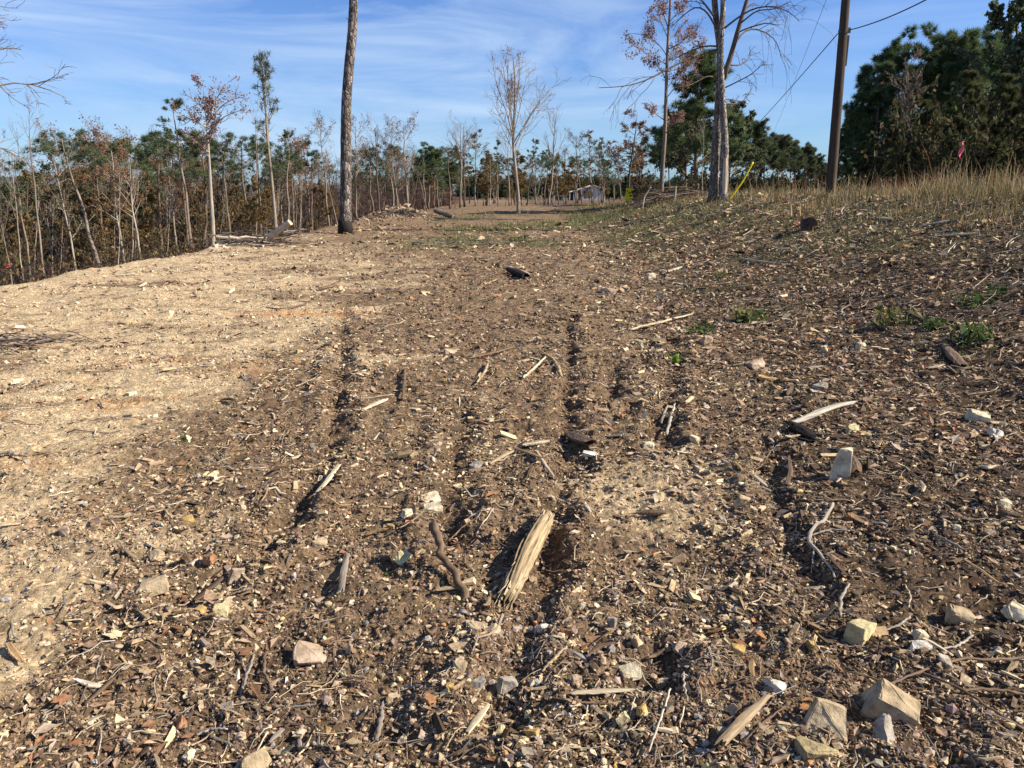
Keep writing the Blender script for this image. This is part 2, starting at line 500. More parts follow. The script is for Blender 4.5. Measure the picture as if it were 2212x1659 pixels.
def litter():
    mb = MB()
    # wood chips and splinters
    x, y = scatter(330000, 1.1, 42, .35)
    s, d, g, l, o = masks(x, y)
    clump = .30 + 1.1 * pn(x * 2.2, y * 1.6, 41) + .9 * pn(x * .7, y * .5, 42) + .5 * np.exp(-((rutdist(x, y) - .12) / .16) ** 2)
    pr = np.clip(clump + .5 * sm(1, 2.5, x) * sm(2.5, 5, y), .07, 1) * (1 - .82 * s) * (x > -9.3 - .0 * y)
    k = RNG.random(len(x)) < pr
    x, y, s, d = x[k], y[k], s[k], d[k]; n = len(x)
    x2 = RNG.uniform(1.0, 1.0, 70000); y2 = 3.2 * (24 / 3.2) ** RNG.random(70000); x2 = RNG.uniform(.06, .85, 70000) * y2 + .6
    k2 = RNG.random(70000) < np.clip(.5 + .9 * pn(x2 * 1.4, y2 * 1.1, 47), .1, 1) * (1 - .5 * sm(8, 11, x2)); x2, y2 = x2[k2], y2[k2]
    s2, d2 = masks(x2, y2)[:2]
    x, y, s, d = np.concatenate([x, x2]), np.concatenate([y, y2]), np.concatenate([s, s2]), np.concatenate([d, d2]); n = len(x)
    z = H(x, y)
    sc = (.34 + .105 * y) * np.exp(np.clip(RNG.normal(0, .5, n), -1, 1.0))
    L = .017 * sc * (1 + 1.9 * RNG.random(n) ** 5); W = L * RNG.uniform(.12, .45, n); Hh = W * RNG.uniform(.25, .8, n)
    col = pal(n, LIGHTW, [2.2, 3.2, 3.6, 2.6, 1.4, 1.2, .6])
    sandc = pal(n, [(.56, .45, .31), (.48, .37, .25), (.34, .25, .165), (.2, .14, .09)], [3, 3, 2, 1.4])
    dkc = pal(n, [(.07, .048, .03), (.12, .08, .05), (.17, .12, .08)]); col = np.where((RNG.random(n) < .45 * d)[:, None], dkc, col)
    m_ = (RNG.random(n) < s * .85)[:, None]; col = np.where(m_, sandc, col)
    boxes(mb, np.stack([x, y, z + .25 * W], -1), L, W, Hh, RNG.uniform(0, 6.28, n), RNG.normal(0, .25, n), RNG.normal(0, .5, n), col, .3, .6)
    tag(mb.build('wood_chips', M['chip']), 'shredded wood chips strewn over the dirt', 'wood chips', kind='stuff')
    # crumbs of soil and small stones
    mb = MB()
    x, y = scatter(300000, 1.1, 26, .45)
    s, d, g, l, o = masks(x, y)
    rd = rutdist(x, y)
    clump = .40 + 1.0 * pn(x * 1.6, y * 1.3, 43) + .6 * pn(x * .6, y * .5, 49) + .8 * np.exp(-((rd - .1) / .16) ** 2)
    k = (RNG.random(len(x)) < np.clip(clump, .15, 1) * (1 - .6 * s)) & (x > -9.2)
    x, y, s, d = x[k], y[k], s[k], d[k]; n = len(x); z = H(x, y)
    sc = (.4 + .10 * y) * np.exp(np.clip(RNG.normal(0, .5, n), -1, 1.0))
    L = .0115 * sc; W = L * RNG.uniform(.6, 1, n); Hh = L * RNG.uniform(.4, .9, n)
    br = pal(n, [(.20, .13, .08), (.28, .19, .12), (.12, .08, .05)], None, .2)
    dk = pal(n, [(.08, .055, .035), (.14, .095, .06), (.22, .15, .10)], None, .2)
    sd = pal(n, [(.54, .42, .28), (.44, .33, .215), (.34, .24, .15)], None, .15)
    col = np.where((RNG.random(n) < d)[:, None], dk, br); col = np.where((RNG.random(n) < s)[:, None], sd, col)
    pebbles(mb, np.stack([x, y, z + .12 * L], -1), L, W, Hh, RNG.uniform(0, 6.28, n), RNG.normal(0, .4, n), RNG.normal(0, .4, n), col, .55)
    m = 1500; x = RNG.normal(-7.2, 1.3, m); y = RNG.normal(48.5, 2.6, m); L = .085 * np.exp(RNG.normal(0, .5, m)); z = H(x, y)
    boxes(mb, np.stack([x, y, z], -1), L, L * .8, L * .6, RNG.uniform(0, 6.28, m), RNG.normal(0, .4, m), RNG.normal(0, .4, m), pal(m, [(.27, .19, .12), (.22, .15, .09), (.15, .10, .065), (.33, .24, .155)]), .55)
    tag(mb.build('dirt_crumbs', M['chip']), 'loose crumbs and clods of soil over the strip', 'dirt', kind='stuff')
    mb = MB()
    x, y = scatter(46000, 1.1, 20, .6)
    s, d, g, l, o = masks(x, y)
    k = (RNG.random(len(x)) < np.clip(.5 + .8 * pn(x * 1.1, y * 1.1, 44), .1, 1) * (1 - .6 * s)) & (x > -9)
    x, y = x[k], y[k]; n = len(x); z = H(x, y)
    sc = (.6 + .04 * y) * np.exp(np.clip(RNG.normal(0, .5, n), -1, 1.1))
    L = .016 * sc; W = L * RNG.uniform(.55, 1, n); Hh = L * RNG.uniform(.4, .8, n)
    col = pal(n, [(.52, .42, .28), (.42, .31, .2), (.55, .45, .22), (.36, .26, .2), (.3, .27, .24), (.42, .2, .09), (.2, .14, .12)], [3, 3, 1.2, 2, 1.5, .5, 1])
    pebbles(mb, np.stack([x, y, z + .2 * L], -1), L, W, Hh, RNG.uniform(0, 6.28, n), RNG.normal(0, .35, n), RNG.normal(0, .35, n), col, .4)
    tag(mb.build('gravel', M['chip']), 'small broken stones mixed into the dirt', 'gravel', kind='stuff')


litter()


def sweep(mb, P, R, sides, col, cap=True):
    P = np.asarray(P, float); R = np.asarray(R, float)
    m, n, _ = P.shape
    Tn = np.gradient(P, axis=1)
    Tn /= np.linalg.norm(Tn, axis=2, keepdims=True) + 1e-9
    mean = Tn.mean(1)
    ref = np.where(np.abs(mean[:, 2:3]) > .75, np.array([[1., 0, 0]]), np.array([[0, 0, 1.]]))
    N1 = np.cross(Tn, ref[:, None, :]); N1 /= np.linalg.norm(N1, axis=2, keepdims=True) + 1e-9
    N2 = np.cross(Tn, N1)
    a = np.arange(sides) / sides * 2 * math.pi
    V = P[:, :, None, :] + R[:, :, None, None] * (np.cos(a)[None, None, :, None] * N1[:, :, None, :] + np.sin(a)[None, None, :, None] * N2[:, :, None, :])
    base = (np.arange(m) * n * sides)[:, None, None]
    i = (np.arange(n - 1) * sides)[None, :, None]; j = np.arange(sides)[None, None]; j2 = (j + 1) % sides
    F = np.stack([base + i + j, base + i + j2, base + i + sides + j2, base + i + sides + j], -1).reshape(-1, 4)
    fl = [F]
    if cap and sides > 4:
        e0 = (np.arange(m) * n * sides)[:, None] + np.arange(sides)[None, ::-1]
        e1 = (np.arange(m) * n * sides + (n - 1) * sides)[:, None] + np.arange(sides)[None]
        fl += [e0, e1]
    col = np.asarray(col, float)
    if col.ndim == 1: col = np.repeat(col[None], m, 0)
    mb.add(V.reshape(-1, 3), fl, np.repeat(col, n * sides, 0))
    return V


def ground_twigs():
    mb = MB()
    x, y = scatter(9000, 1.2, 30, .25)
    s, d, g, l, o = masks(x, y)
    k = (RNG.random(len(x)) < (1 - .75 * s) * np.clip(.4 + pn(x * .8, y * .8, 45) + .25 * sm(1, 3, x), .1, 1)) & (x > -9)
    x, y = x[k], y[k]; n = len(x)
    L = (.06 + .012 * y) * np.exp(np.clip(RNG.normal(0, .5, n), -1, 1.1)); a = RNG.uniform(0, 6.28, n)
    t = np.linspace(-.5, .5, 5)[None]
    bend = RNG.normal(0, .18, n)[:, None] * (t ** 2 - .1) + RNG.normal(0, .035, (n, 5))
    px = x[:, None] + L[:, None] * (t * np.cos(a)[:, None] - bend * np.sin(a)[:, None])
    py = y[:, None] + L[:, None] * (t * np.sin(a)[:, None] + bend * np.cos(a)[:, None])
    r0 = (.0013 + .0004 * y) * np.exp(RNG.normal(0, .35, n))
    pz = H(px.ravel(), py.ravel()).reshape(px.shape) + r0[:, None] + L[:, None] * t * RNG.normal(0, .12, n)[:, None] + .008
    Rr = r0[:, None] * np.linspace(1, .5, 5)[None]
    col = pal(n, [(.40, .31, .21), (.24, .18, .13), (.13, .09, .065), (.5, .42, .3), (.3, .27, .24)], [3, 3, 2, 1, 1])
    sweep(mb, np.stack([px, py, pz], -1), Rr, 4, col)
    tag(mb.build('fallen_twigs', M['twig']), 'thin broken twigs scattered over the strip', 'twigs', kind='stuff')


ground_twigs()


def leaf_cards(mb, C, size, col, flat=.0, asp=.55):
    """folded leaf: four triangles worth of bent diamond"""
    n = len(C)
    v = np.array([[-.5, 0, 0], [-.05, .5, .12], [.5, 0, .03], [-.05, -.5, .12]])
    v = np.repeat(v[None], n, 0)
    v[:, :, 1] *= asp * RNG.uniform(.7, 1.2, n)[:, None]; v[:, :, 2] *= RNG.uniform(-.6, 1.8, n)[:, None]
    v *= np.asarray(size)[:, None, None]
    tilt = 1.2 if not flat else flat
    v = np.einsum('nij,nkj->nki', rotm(RNG.uniform(0, 6.28, n), RNG.normal(0, tilt, n), RNG.normal(0, tilt, n)), v) + C[:, None]
    b = (np.arange(n) * 4)[:, None]
    F = np.concatenate([b + np.array([[0, 2, 1]]), b + np.array([[0, 3, 2]])])
    mb.add(v.reshape(-1, 3), F, np.repeat(col, 4, 0))


def ground_leaves():
    mb = MB()
    x, y = scatter(26000, 1.2, 40, .1)
    s, d, g, l, o = masks(x, y)
    k = (RNG.random(len(x)) < (1 - .85 * s) * np.clip(.35 + pn(x * .5, y * .5, 46) + .4 * sm(5, 14, y), .05, 1)) & (x > -9.2)
    x, y = x[k], y[k]; n = len(x)
    m = 26000; y2 = 4.5 * (30 / 4.5) ** RNG.random(m); x2 = RNG.uniform(.1, .9, m) * y2 + .8
    k2 = RNG.random(m) < np.clip(.4 + 1.1 * pn(x2 * .8, y2 * .6, 59), .05, 1); x, y = np.concatenate([x, x2[k2]]), np.concatenate([y, y2[k2]]); n = len(x)
    size = (.022 + .0045 * y) * np.exp(RNG.normal(0, .3, n))
    z = H(x, y) + .3 * size
    col = pal(n, [(.34, .22, .14), (.45, .32, .2), (.25, .13, .07), (.52, .4, .28), (.36, .17, .08)], [3, 3, 2, 1.5, .6])
    leaf_cards(mb, np.stack([x, y, z], -1), size, col, .35, .5)
    tag(mb.build('fallen_leaves', M['leaflit']), 'dry brown leaves lying over the dirt', 'leaves', kind='stuff')


ground_leaves()


def blades(mb, x, y, z, h, w, col, lean=.35, n=4):
    m = len(x)
    a = RNG.uniform(0, 6.28, m); ln = np.abs(RNG.normal(0, lean, m)) + .05
    t = np.linspace(0, 1, n)[None]
    off = ln[:, None] * h[:, None] * t ** 1.8
    cx = x[:, None] + off * np.cos(a)[:, None]; cy = y[:, None] + off * np.sin(a)[:, None]
    cz = z[:, None] + h[:, None] * t * (1 - .25 * ln[:, None] * t) - .02
    ww = w[:, None] * (1 - .85 * t) * .5
    b = RNG.uniform(0, 6.28, m)
    ox = ww * np.cos(b)[:, None]; oy = ww * np.sin(b)[:, None]
    V = np.stack([np.stack([cx - ox, cy - oy, cz], -1), np.stack([cx + ox, cy + oy, cz], -1)], 2).reshape(-1, 3)
    base = (np.arange(m) * n * 2)[:, None]; i = (np.arange(n - 1) * 2)[None]
    F = np.stack([base + i, base + i + 1, base + i + 3, base + i + 2], -1).reshape(-1, 4)
    mb.add(V, F, np.repeat(col, n * 2, 0))


OLIVE = [(.16, .135, .055), (.22, .175, .085), (.30, .23, .125), (.40, .29, .165), (.10, .095, .04)]
STRAW = [(.46, .32, .17), (.52, .39, .22), (.38, .23, .12), (.34, .16, .08)]


def bank_grass():
    mb = MB()
    # long grass on the bank
    n = 170000
    y = 11 * (70 / 11) ** RNG.random(n) ; x = RNG.uniform(4.0, 13 + .75 * y, n)
    k = RNG.random(n) < sm(6.0, 9.2, x + 1.2 * pn(x * .4, y * .3, 51) + .05 * (y - 20)) * np.clip(.45 + 1.1 * pn(x * .5, y * .4, 52) + .5 * pn(x * 1.6, y * 1.2, 50), .05, 1) * (x < .95 * y + 6)
    x, y = x[k], y[k]; n = len(x)
    h = (.10 + .34 * sm(7.0, 12, x) * (1 - .45 * sm(18, 28, y))) * np.exp(RNG.normal(0, .45, n)) * np.clip(.9 + .7 * pn(x * .3, y * .3, 53), .45, 1.6)
    straw = RNG.random(n) < np.clip(.25 + .8 * pn(x * .35, y * .3, 54) + .45 * sm(9, 13, x) * sm(26, 14, y), 0, .92)
    col = np.where(straw[:, None], pal(n, STRAW, [3, 2, 3, 2]), pal(n, OLIVE, [3, 3, 3, 2, 2]))
    blades(mb, x, y, H(x, y), h, .006 + .0010 * y, col, .45)
    # tall seed stalks against the wood
    n = 1500
    y = RNG.uniform(13, 30, n); x = RNG.uniform(9.5, 22, n)
    k = RNG.random(n) < np.clip(.4 + pn(x * .5, y * .5, 55) + .3 * sm(11, 14, x), 0, 1); x, y = x[k], y[k]; n = len(x)
    blades(mb, x, y, H(x, y), RNG.uniform(.5, 1.0, n), .012 + .0003 * y, pal(n, STRAW, [2, 1, 3, 3]), .25)
    tag(mb.build('dry_grass', M['grass']), 'tall olive and straw grass over the right bank', 'grass', kind='stuff')
    # short green growth on the strip
    mb = MB()
    n = 150000
    y = 5 * (60 / 5) ** RNG.random(n); x = RNG.uniform(-.6, .95, n) * y
    s, d, g, l, o = masks(x, y)
    pr = g * .7 + .55 * sm(1.2, 4.0, x) * sm(4, 8, y) * np.clip(.2 + 1.6 * pn(x * .7, y * .5, 56), 0, 1)
    x, y = keep(x, y, pr); n = len(x)
    col = pal(n, [(.09, .12, .03), (.14, .16, .045), (.22, .19, .08), (.32, .25, .13), (.07, .09, .03)], [2, 2, 3, 2, 1])
    blades(mb, x, y, H(x, y), (.03 + .0035 * y) * np.exp(RNG.normal(0, .4, n)), .004 + .0009 * y, col, .9, 3)
    tag(mb.build('short_weeds', M['grass']), 'low green weeds sprouting on the far strip', 'weeds', kind='stuff')
    # slash: fine brush strewn on the bank foot
    mb = MB()
    n = 6500
    y = 6 * (36 / 6) ** RNG.random(n); x = RNG.uniform(1.8, .8 * y + 2, n)
    k = RNG.random(n) < sm(3, 5.5, x + .6 * pn(x * .6, y * .5, 57)) * (1 - .7 * sm(8.5, 11, x)) * np.clip(.5 + pn(x * .7, y * .6, 58), .08, 1)
    x, y = x[k], y[k]; n = len(x)
    L = RNG.uniform(.08, .45, n) * (.5 + y / 25); a = RNG.uniform(0, 6.28, n)
    t = np.linspace(-.5, .5, 4)[None]
    bend = RNG.normal(0, .15, n)[:, None] * (t ** 2 * 2) + RNG.normal(0, .03, (n, 4))
    px = x[:, None] + L[:, None] * (t * np.cos(a)[:, None] - bend * np.sin(a)[:, None]); py = y[:, None] + L[:, None] * (t * np.sin(a)[:, None] + bend * np.cos(a)[:, None])
    pz = H(px.ravel(), py.ravel()).reshape(px.shape) + .02 + np.abs(L[:, None] * (t + .5) * RNG.normal(0, .16, n)[:, None]) + .04 * RNG.random((n, 1))
    r0 = (.0015 + .0003 * y) * np.exp(RNG.normal(0, .4, n))
    sweep(mb, np.stack([px, py, pz], -1), r0[:, None] * np.linspace(1, .5, 4)[None], 4, pal(n, [(.36, .29, .2), (.24, .18, .12), (.13, .095, .065), (.52, .44, .32)], [2, 3, 3, .8]))
    tag(mb.build('brush_slash', M['twig']), 'tangled cut brush at the foot of the bank', 'brush', kind='stuff')


bank_grass()

# ------------------------------------------------------------------ trees
def unit(v):
    return v / (np.linalg.norm(v, axis=-1, keepdims=True) + 1e-9)


def spawn(P, Rr, k, t0, t1, ang, lr, n, wob, up, rng, rs=.6, shape=.5, absolute=None, droop=0):
    """children of every branch in P (m,n,3): where, which way, how long"""
    m, npt, _ = P.shape
    idx = np.repeat(np.arange(m), k); q = len(idx)
    t = t0 + (t1 - t0) * rng.random(q)
    f = t * (npt - 1); i0 = np.clip(f.astype(int), 0, npt - 2); fr = (f - i0)[:, None]
    base = P[idx, i0] * (1 - fr) + P[idx, i0 + 1] * fr
    rad = Rr[idx, i0] * (1 - fr[:, 0]) + Rr[idx, i0 + 1] * fr[:, 0]
    tan = unit(P[idx, i0 + 1] - P[idx, i0])
    rv = unit(rng.normal(size=(q, 3))); perp = unit(rv - (rv * tan).sum(1, keepdims=True) * tan)
    a = np.radians(rng.normal(ang[0], ang[1], q))[:, None]
    d = np.cos(a) * tan + np.sin(a) * perp
    plen = np.linalg.norm(np.diff(P, axis=1), axis=2).sum(1)[idx] if absolute is None else absolute
    L = lr * plen * (1 - shape * (t - t0) / max(t1 - t0, 1e-6)) * rng.uniform(.6, 1.25, q)
    step = (L / (n - 1))[:, None]
    out = np.zeros((q, n, 3)); out[:, 0] = base
    for s in range(1, n):
        d = unit(d + rng.normal(0, wob, (q, 3)) + np.array([0, 0, up - droop * s / n]))
        out[:, s] = out[:, s - 1] + d * step
    r0 = np.minimum(rad * rs, rad * .95)
    return out, r0[:, None] * np.linspace(1, .3, n)[None]


def trunk_line(h, r0, r1, n, wob, rng):
    z = np.linspace(0, h, n); o = np.cumsum(rng.normal(0, wob, (n, 2)), 0) * h / n; o -= o[:1]
    P = np.stack([o[:, 0], o[:, 1], z], -1)[None]
    t = np.linspace(0, 1, n)
    R = r0 * (1 - t) ** .8 + r1 + r0 * .35 * np.exp(-t * h / .35)
    return P, R[None]


WHITE = np.ones(3)


def bare_proto(seed, h=12, r0=.12, c0=.35, k=(14, 5, 4), ang=(42, 12), lr=.38, up=.12, fine=.008, leaves=0, lcol=None, lsize=.11, n0=12, wob=.12, shape=.55, lw=.6):
    rng = np.random.default_rng(seed)
    tr, cr = MB(), MB()
    P, Rr = trunk_line(h, r0, .015, n0, .05, rng)
    sweep(tr, P, Rr, 8, WHITE)
    P1, R1 = spawn(P, Rr, k[0], c0, .98, ang, lr, 7, wob, up, rng, .55, shape)
    sweep(tr, P1, np.maximum(R1, fine), 5, WHITE)
    P2, R2 = spawn(P1, R1, k[1], .25, 1, (38, 14), .5, 5, .16, up * .8, rng, .65)
    sweep(tr, P2, np.maximum(R2, fine * .8), 4, WHITE)
    P3, R3 = spawn(P2, R2, k[2], .2, 1, (38, 16), .55, 4, .18, up * .6, rng, .7)
    sweep(tr, P3, np.maximum(R3 * 0 + fine * .55, fine * .55), 3, WHITE)
    if leaves:
        tips = np.concatenate([P3[:, 1:].reshape(-1, 3), P2[:, 2:].reshape(-1, 3)])
        pick = tips[rng.integers(0, len(tips), leaves)] + rng.normal(0, .10, (leaves, 3))
        # leaves hang on in patches, not evenly
        g = pn(pick[:, 0] * .9 + 5, pick[:, 2] * .8 + pick[:, 1], seed)
        pick = pick[g > -lw]
        leaf_cards(cr, pick, lsize * np.exp(rng.normal(0, .25, len(pick))), pal(len(pick), lcol, None, .25), 0, lw)
    return tr.mesh('trunk', True), (cr.mesh('crown') if leaves else None)


def needles(cr, C, Dr, q, ln, w, cols, rng):
    n = len(C)
    idx = np.repeat(np.arange(n), q)
    d = unit(Dr[idx] * .75 + unit(rng.normal(size=(n * q, 3))) * 1.0)
    l = ln * rng.uniform(.6, 1.2, n * q)[:, None]
    c = C[idx] + d * l * .08
    side = unit(np.cross(d, unit(rng.normal(size=(n * q, 3))))) * w * .5
    V = np.stack([c - side, c + side, c + d * l], 1).reshape(-1, 3)
    F = np.arange(n * q * 3).reshape(-1, 3)
    base = pal(n, cols, None, .22)[idx]
    cr.add(V, F, np.repeat(base, 3, 0))


PINE = [(.065, .105, .04), (.09, .13, .05), (.05, .085, .038), (.115, .14, .055)]
PINEL = [(.10, .135, .065), (.13, .16, .075), (.08, .11, .06), (.155, .17, .085)]
LUSH = [(.10, .15, .06), (.135, .18, .07), (.075, .12, .055), (.16, .185, .08)]
PINEY = [(.11, .14, .065), (.14, .165, .07), (.08, .11, .05)]


def pine_proto(seed, h=14, r0=.14, c0=.62, nb=26, lr=.17, q=22, ln=.40, w=.032, cols=PINEL, up=.10, cone=.6, k2=4, n0=12, dead=8):
    rng = np.random.default_rng(seed)
    tr, cr = MB(), MB()
    P, Rr = trunk_line(h, r0, .02, n0, .08, rng)
    sweep(tr, P, Rr, 8, WHITE)
    P1, R1 = spawn(P, Rr, nb, c0, .985, (68, 14), lr, 6, .12, up, rng, .35, cone, absolute=h)
    sweep(tr, P1, np.maximum(R1, .012), 4, WHITE)
    P2, R2 = spawn(P1, R1, k2, .35, 1, (42, 14), .42, 4, .15, up, rng, .6)
    sweep(tr, P2, np.maximum(R2, .008), 3, WHITE)
    if dead:
        Pd, Rd = spawn(P, Rr, dead, c0 * .45, c0, (80, 10), lr * .55, 4, .2, -.02, rng, .25, .2, absolute=h)
        sweep(tr, Pd, np.maximum(Rd, .009), 3, WHITE)
    C = np.concatenate([P1[:, -1], P1[:, -2], P2[:, -1], P2[:, -2], P[:, -1]])
    Dr = np.concatenate([P1[:, -1] - P1[:, -2], P1[:, -2] - P1[:, -3], P2[:, -1] - P2[:, -2], P2[:, -2] - P2[:, -3], P[:, -1] - P[:, -2]])
    Dr = unit(unit(Dr) + np.array([0, 0, .45]))
    needles(cr, C, Dr, q, ln, w, cols, rng)
    return tr.mesh('trunk', True), cr.mesh('crown')


RUST = [(.24, .12, .06), (.30, .16, .08), (.18, .10, .055)]
MAUVE = [(.24, .13, .10), (.30, .18, .12), (.20, .12, .09)]
OLIVEL = [(.12, .11, .05), (.16, .13, .06), (.10, .10, .045)]

PROTO = {
    'pine1': (pine_proto(1, c0=.62), 14), 'pine2': (pine_proto(2, c0=.7, nb=20, lr=.14), 14),
    'pine3': (pine_proto(3, c0=.55, nb=30, lr=.16, cols=PINEY), 14), 'pine4': (pine_proto(4, c0=.74, nb=18, lr=.19, cone=.35), 14),
    'thinpine': (pine_proto(5, h=14, r0=.09, c0=.5, nb=26, lr=.10, q=16, ln=.26, w=.035, cols=PINEY, up=.35, dead=3), 14),
    'thinpine2': (pine_proto(6, h=14, r0=.09, c0=.62, nb=22, lr=.13, q=14, ln=.26, w=.04, cols=PINEY, up=.2, dead=6), 14),
    'bare1': (bare_proto(11, 12, .11, .45), 12), 'bare2': (bare_proto(12, 12, .10, .4, (11, 5, 4), (35, 10), .42, .18), 12),
    'bare3': (bare_proto(13, 12, .062, .66, (9, 4, 3), (34, 8), .26, .12, .007, n0=9), 12),
    'fuzzy': (bare_proto(14, 12, .11, .42, (18, 6, 5), (40, 12), .34, .12, .009, 900, MAUVE, .13), 12),
    'oak1': (bare_proto(15, 12, .12, .3, (22, 6, 4), (58, 14), .27, .08, .010, 4200, RUST, .17), 12),
    'oak2': (bare_proto(16, 12, .10, .4, (16, 5, 4), (50, 14), .28, .1, .010, 1500, OLIVEL, .16), 12),
    'oak3': (bare_proto(17, 12, .10, .35, (16, 5, 4), (52, 14), .28, .08, .010, 1900, RUST, .15), 12),
    'bushy': (bare_proto(18, 12, .09, .22, (24, 6, 4), (55, 14), .26, .1, .008, 6500, [(.17, .13, .05), (.22, .15, .06), (.13, .11, .045), (.24, .13, .055)], .19, lw=.8), 12),
    'lush': (pine_proto(21, h=14, r0=.2, c0=.25, nb=64, lr=.29, q=50, ln=.56, w=.05, cols=LUSH, up=.1, cone=.72, k2=5, dead=0), 14),
    'lush2': (pine_proto(22, h=14, r0=.2, c0=.3, nb=58, lr=.31, q=50, ln=.56, w=.05, cols=LUSH, up=.12, cone=.55, k2=5, dead=0), 14),
    'lush3': (pine_proto(23, h=14, r0=.2, c0=.12, nb=70, lr=.24, q=50, ln=.5, w=.06, cols=[(.11, .115, .045), (.14, .135, .055), (.09, .095, .04)], up=.08, cone=.75, k2=5, dead=0), 14),
    'rowpine': (pine_proto(24, h=14, r0=.13, c0=.5, nb=52, lr=.27, q=50, ln=.62, w=.075, cols=[(.085, .11, .05), (.115, .135, .065), (.07, .09, .045), (.14, .145, .075)], cone=.5, k2=6, dead=8), 14),
    'greyleaf': (bare_proto(25, 14, .2, .25, (34, 7, 5), (55, 14), .32, .08, .014, 15000, [(.13, .16, .085), (.18, .20, .11), (.10, .12, .06)], .26, lw=.9), 14),
    'twiggy': (bare_proto(26, 12, .14, .2, (34, 7, 6), (50, 14), .30, .12, .014, 500, MAUVE, .14), 12),
}
for kk in list(PROTO):
    (a_, b_), h_ = PROTO[kk]
    a_.materials.append(M['bark'])
    if b_: b_.materials.append(M['needle'] if 'pine' in kk or 'lush' in kk else M['leaf'])


def place(px, d, py=None):
    """ground point at range d seen in column px"""
    u = (px - 1106) / 1106 * TU
    v = 0.24
    if py is None:
        for _ in range(6):
            x = u * d / (CP + v * SP); z = float(T(np.array(x), np.array(float(d))))
            s = (z - CZ) / d
            v = (s * CP + SP) / (CP - s * SP)
    else:
        v = (829.5 - py) / 829.5 * TV
        x = u * d / (CP + v * SP); z = CZ + d * (-SP + v * CP) / (CP + v * SP)
    return np.array([x, d, z])


def base_for(pxe, pye, d):
    """ground point below the spot where a trunk is seen at (pxe, pye), at range d (trunk taken as upright)"""
    p = place(pxe, d, pye)
    return np.array([p[0], d, float(T(np.array(p[0]), np.array(float(d))))])


TREES = []


def tree(kind, name, px_e, py_e, px_t, py_t, d, bark, label, cat='tree', group=None, fat=1.0):
    (tm, cm), h = PROTO[kind]
    top = place(px_t, d, py_t); e = place(px_e, d, py_e)
    k = (top[0] - e[0]) / max(top[2] - e[2], .5)
    zb = float(T(np.array(e[0]), np.array(float(d)))) - .08
    xb = e[0] + k * (zb - e[2])
    Ht = top[2] - zb
    s = Ht / h * math.sqrt(1 + k * k)
    r = empty(name, (xb, d, zb), label, cat, group)
    r.rotation_euler = (0, math.atan(k), 0)
    r.scale = (s, s, s)
    yaw = random.uniform(0, 6.28)
    o = link('trunk', tm, r, bark); o.rotation_euler[2] = yaw
    if fat == 1.0: fat = 1.4 if d > 50 and px_e < 1420 else 1.25 if px_e < 740 and 'pine' in kind else 1.2 if 1430 < px_e < 1790 else 1.0
    o.scale = (fat, fat, 1)
    if cm:
        c = link('crown', cm, r); c.rotation_euler[2] = yaw; c.scale = (fat, fat, 1)
    return r


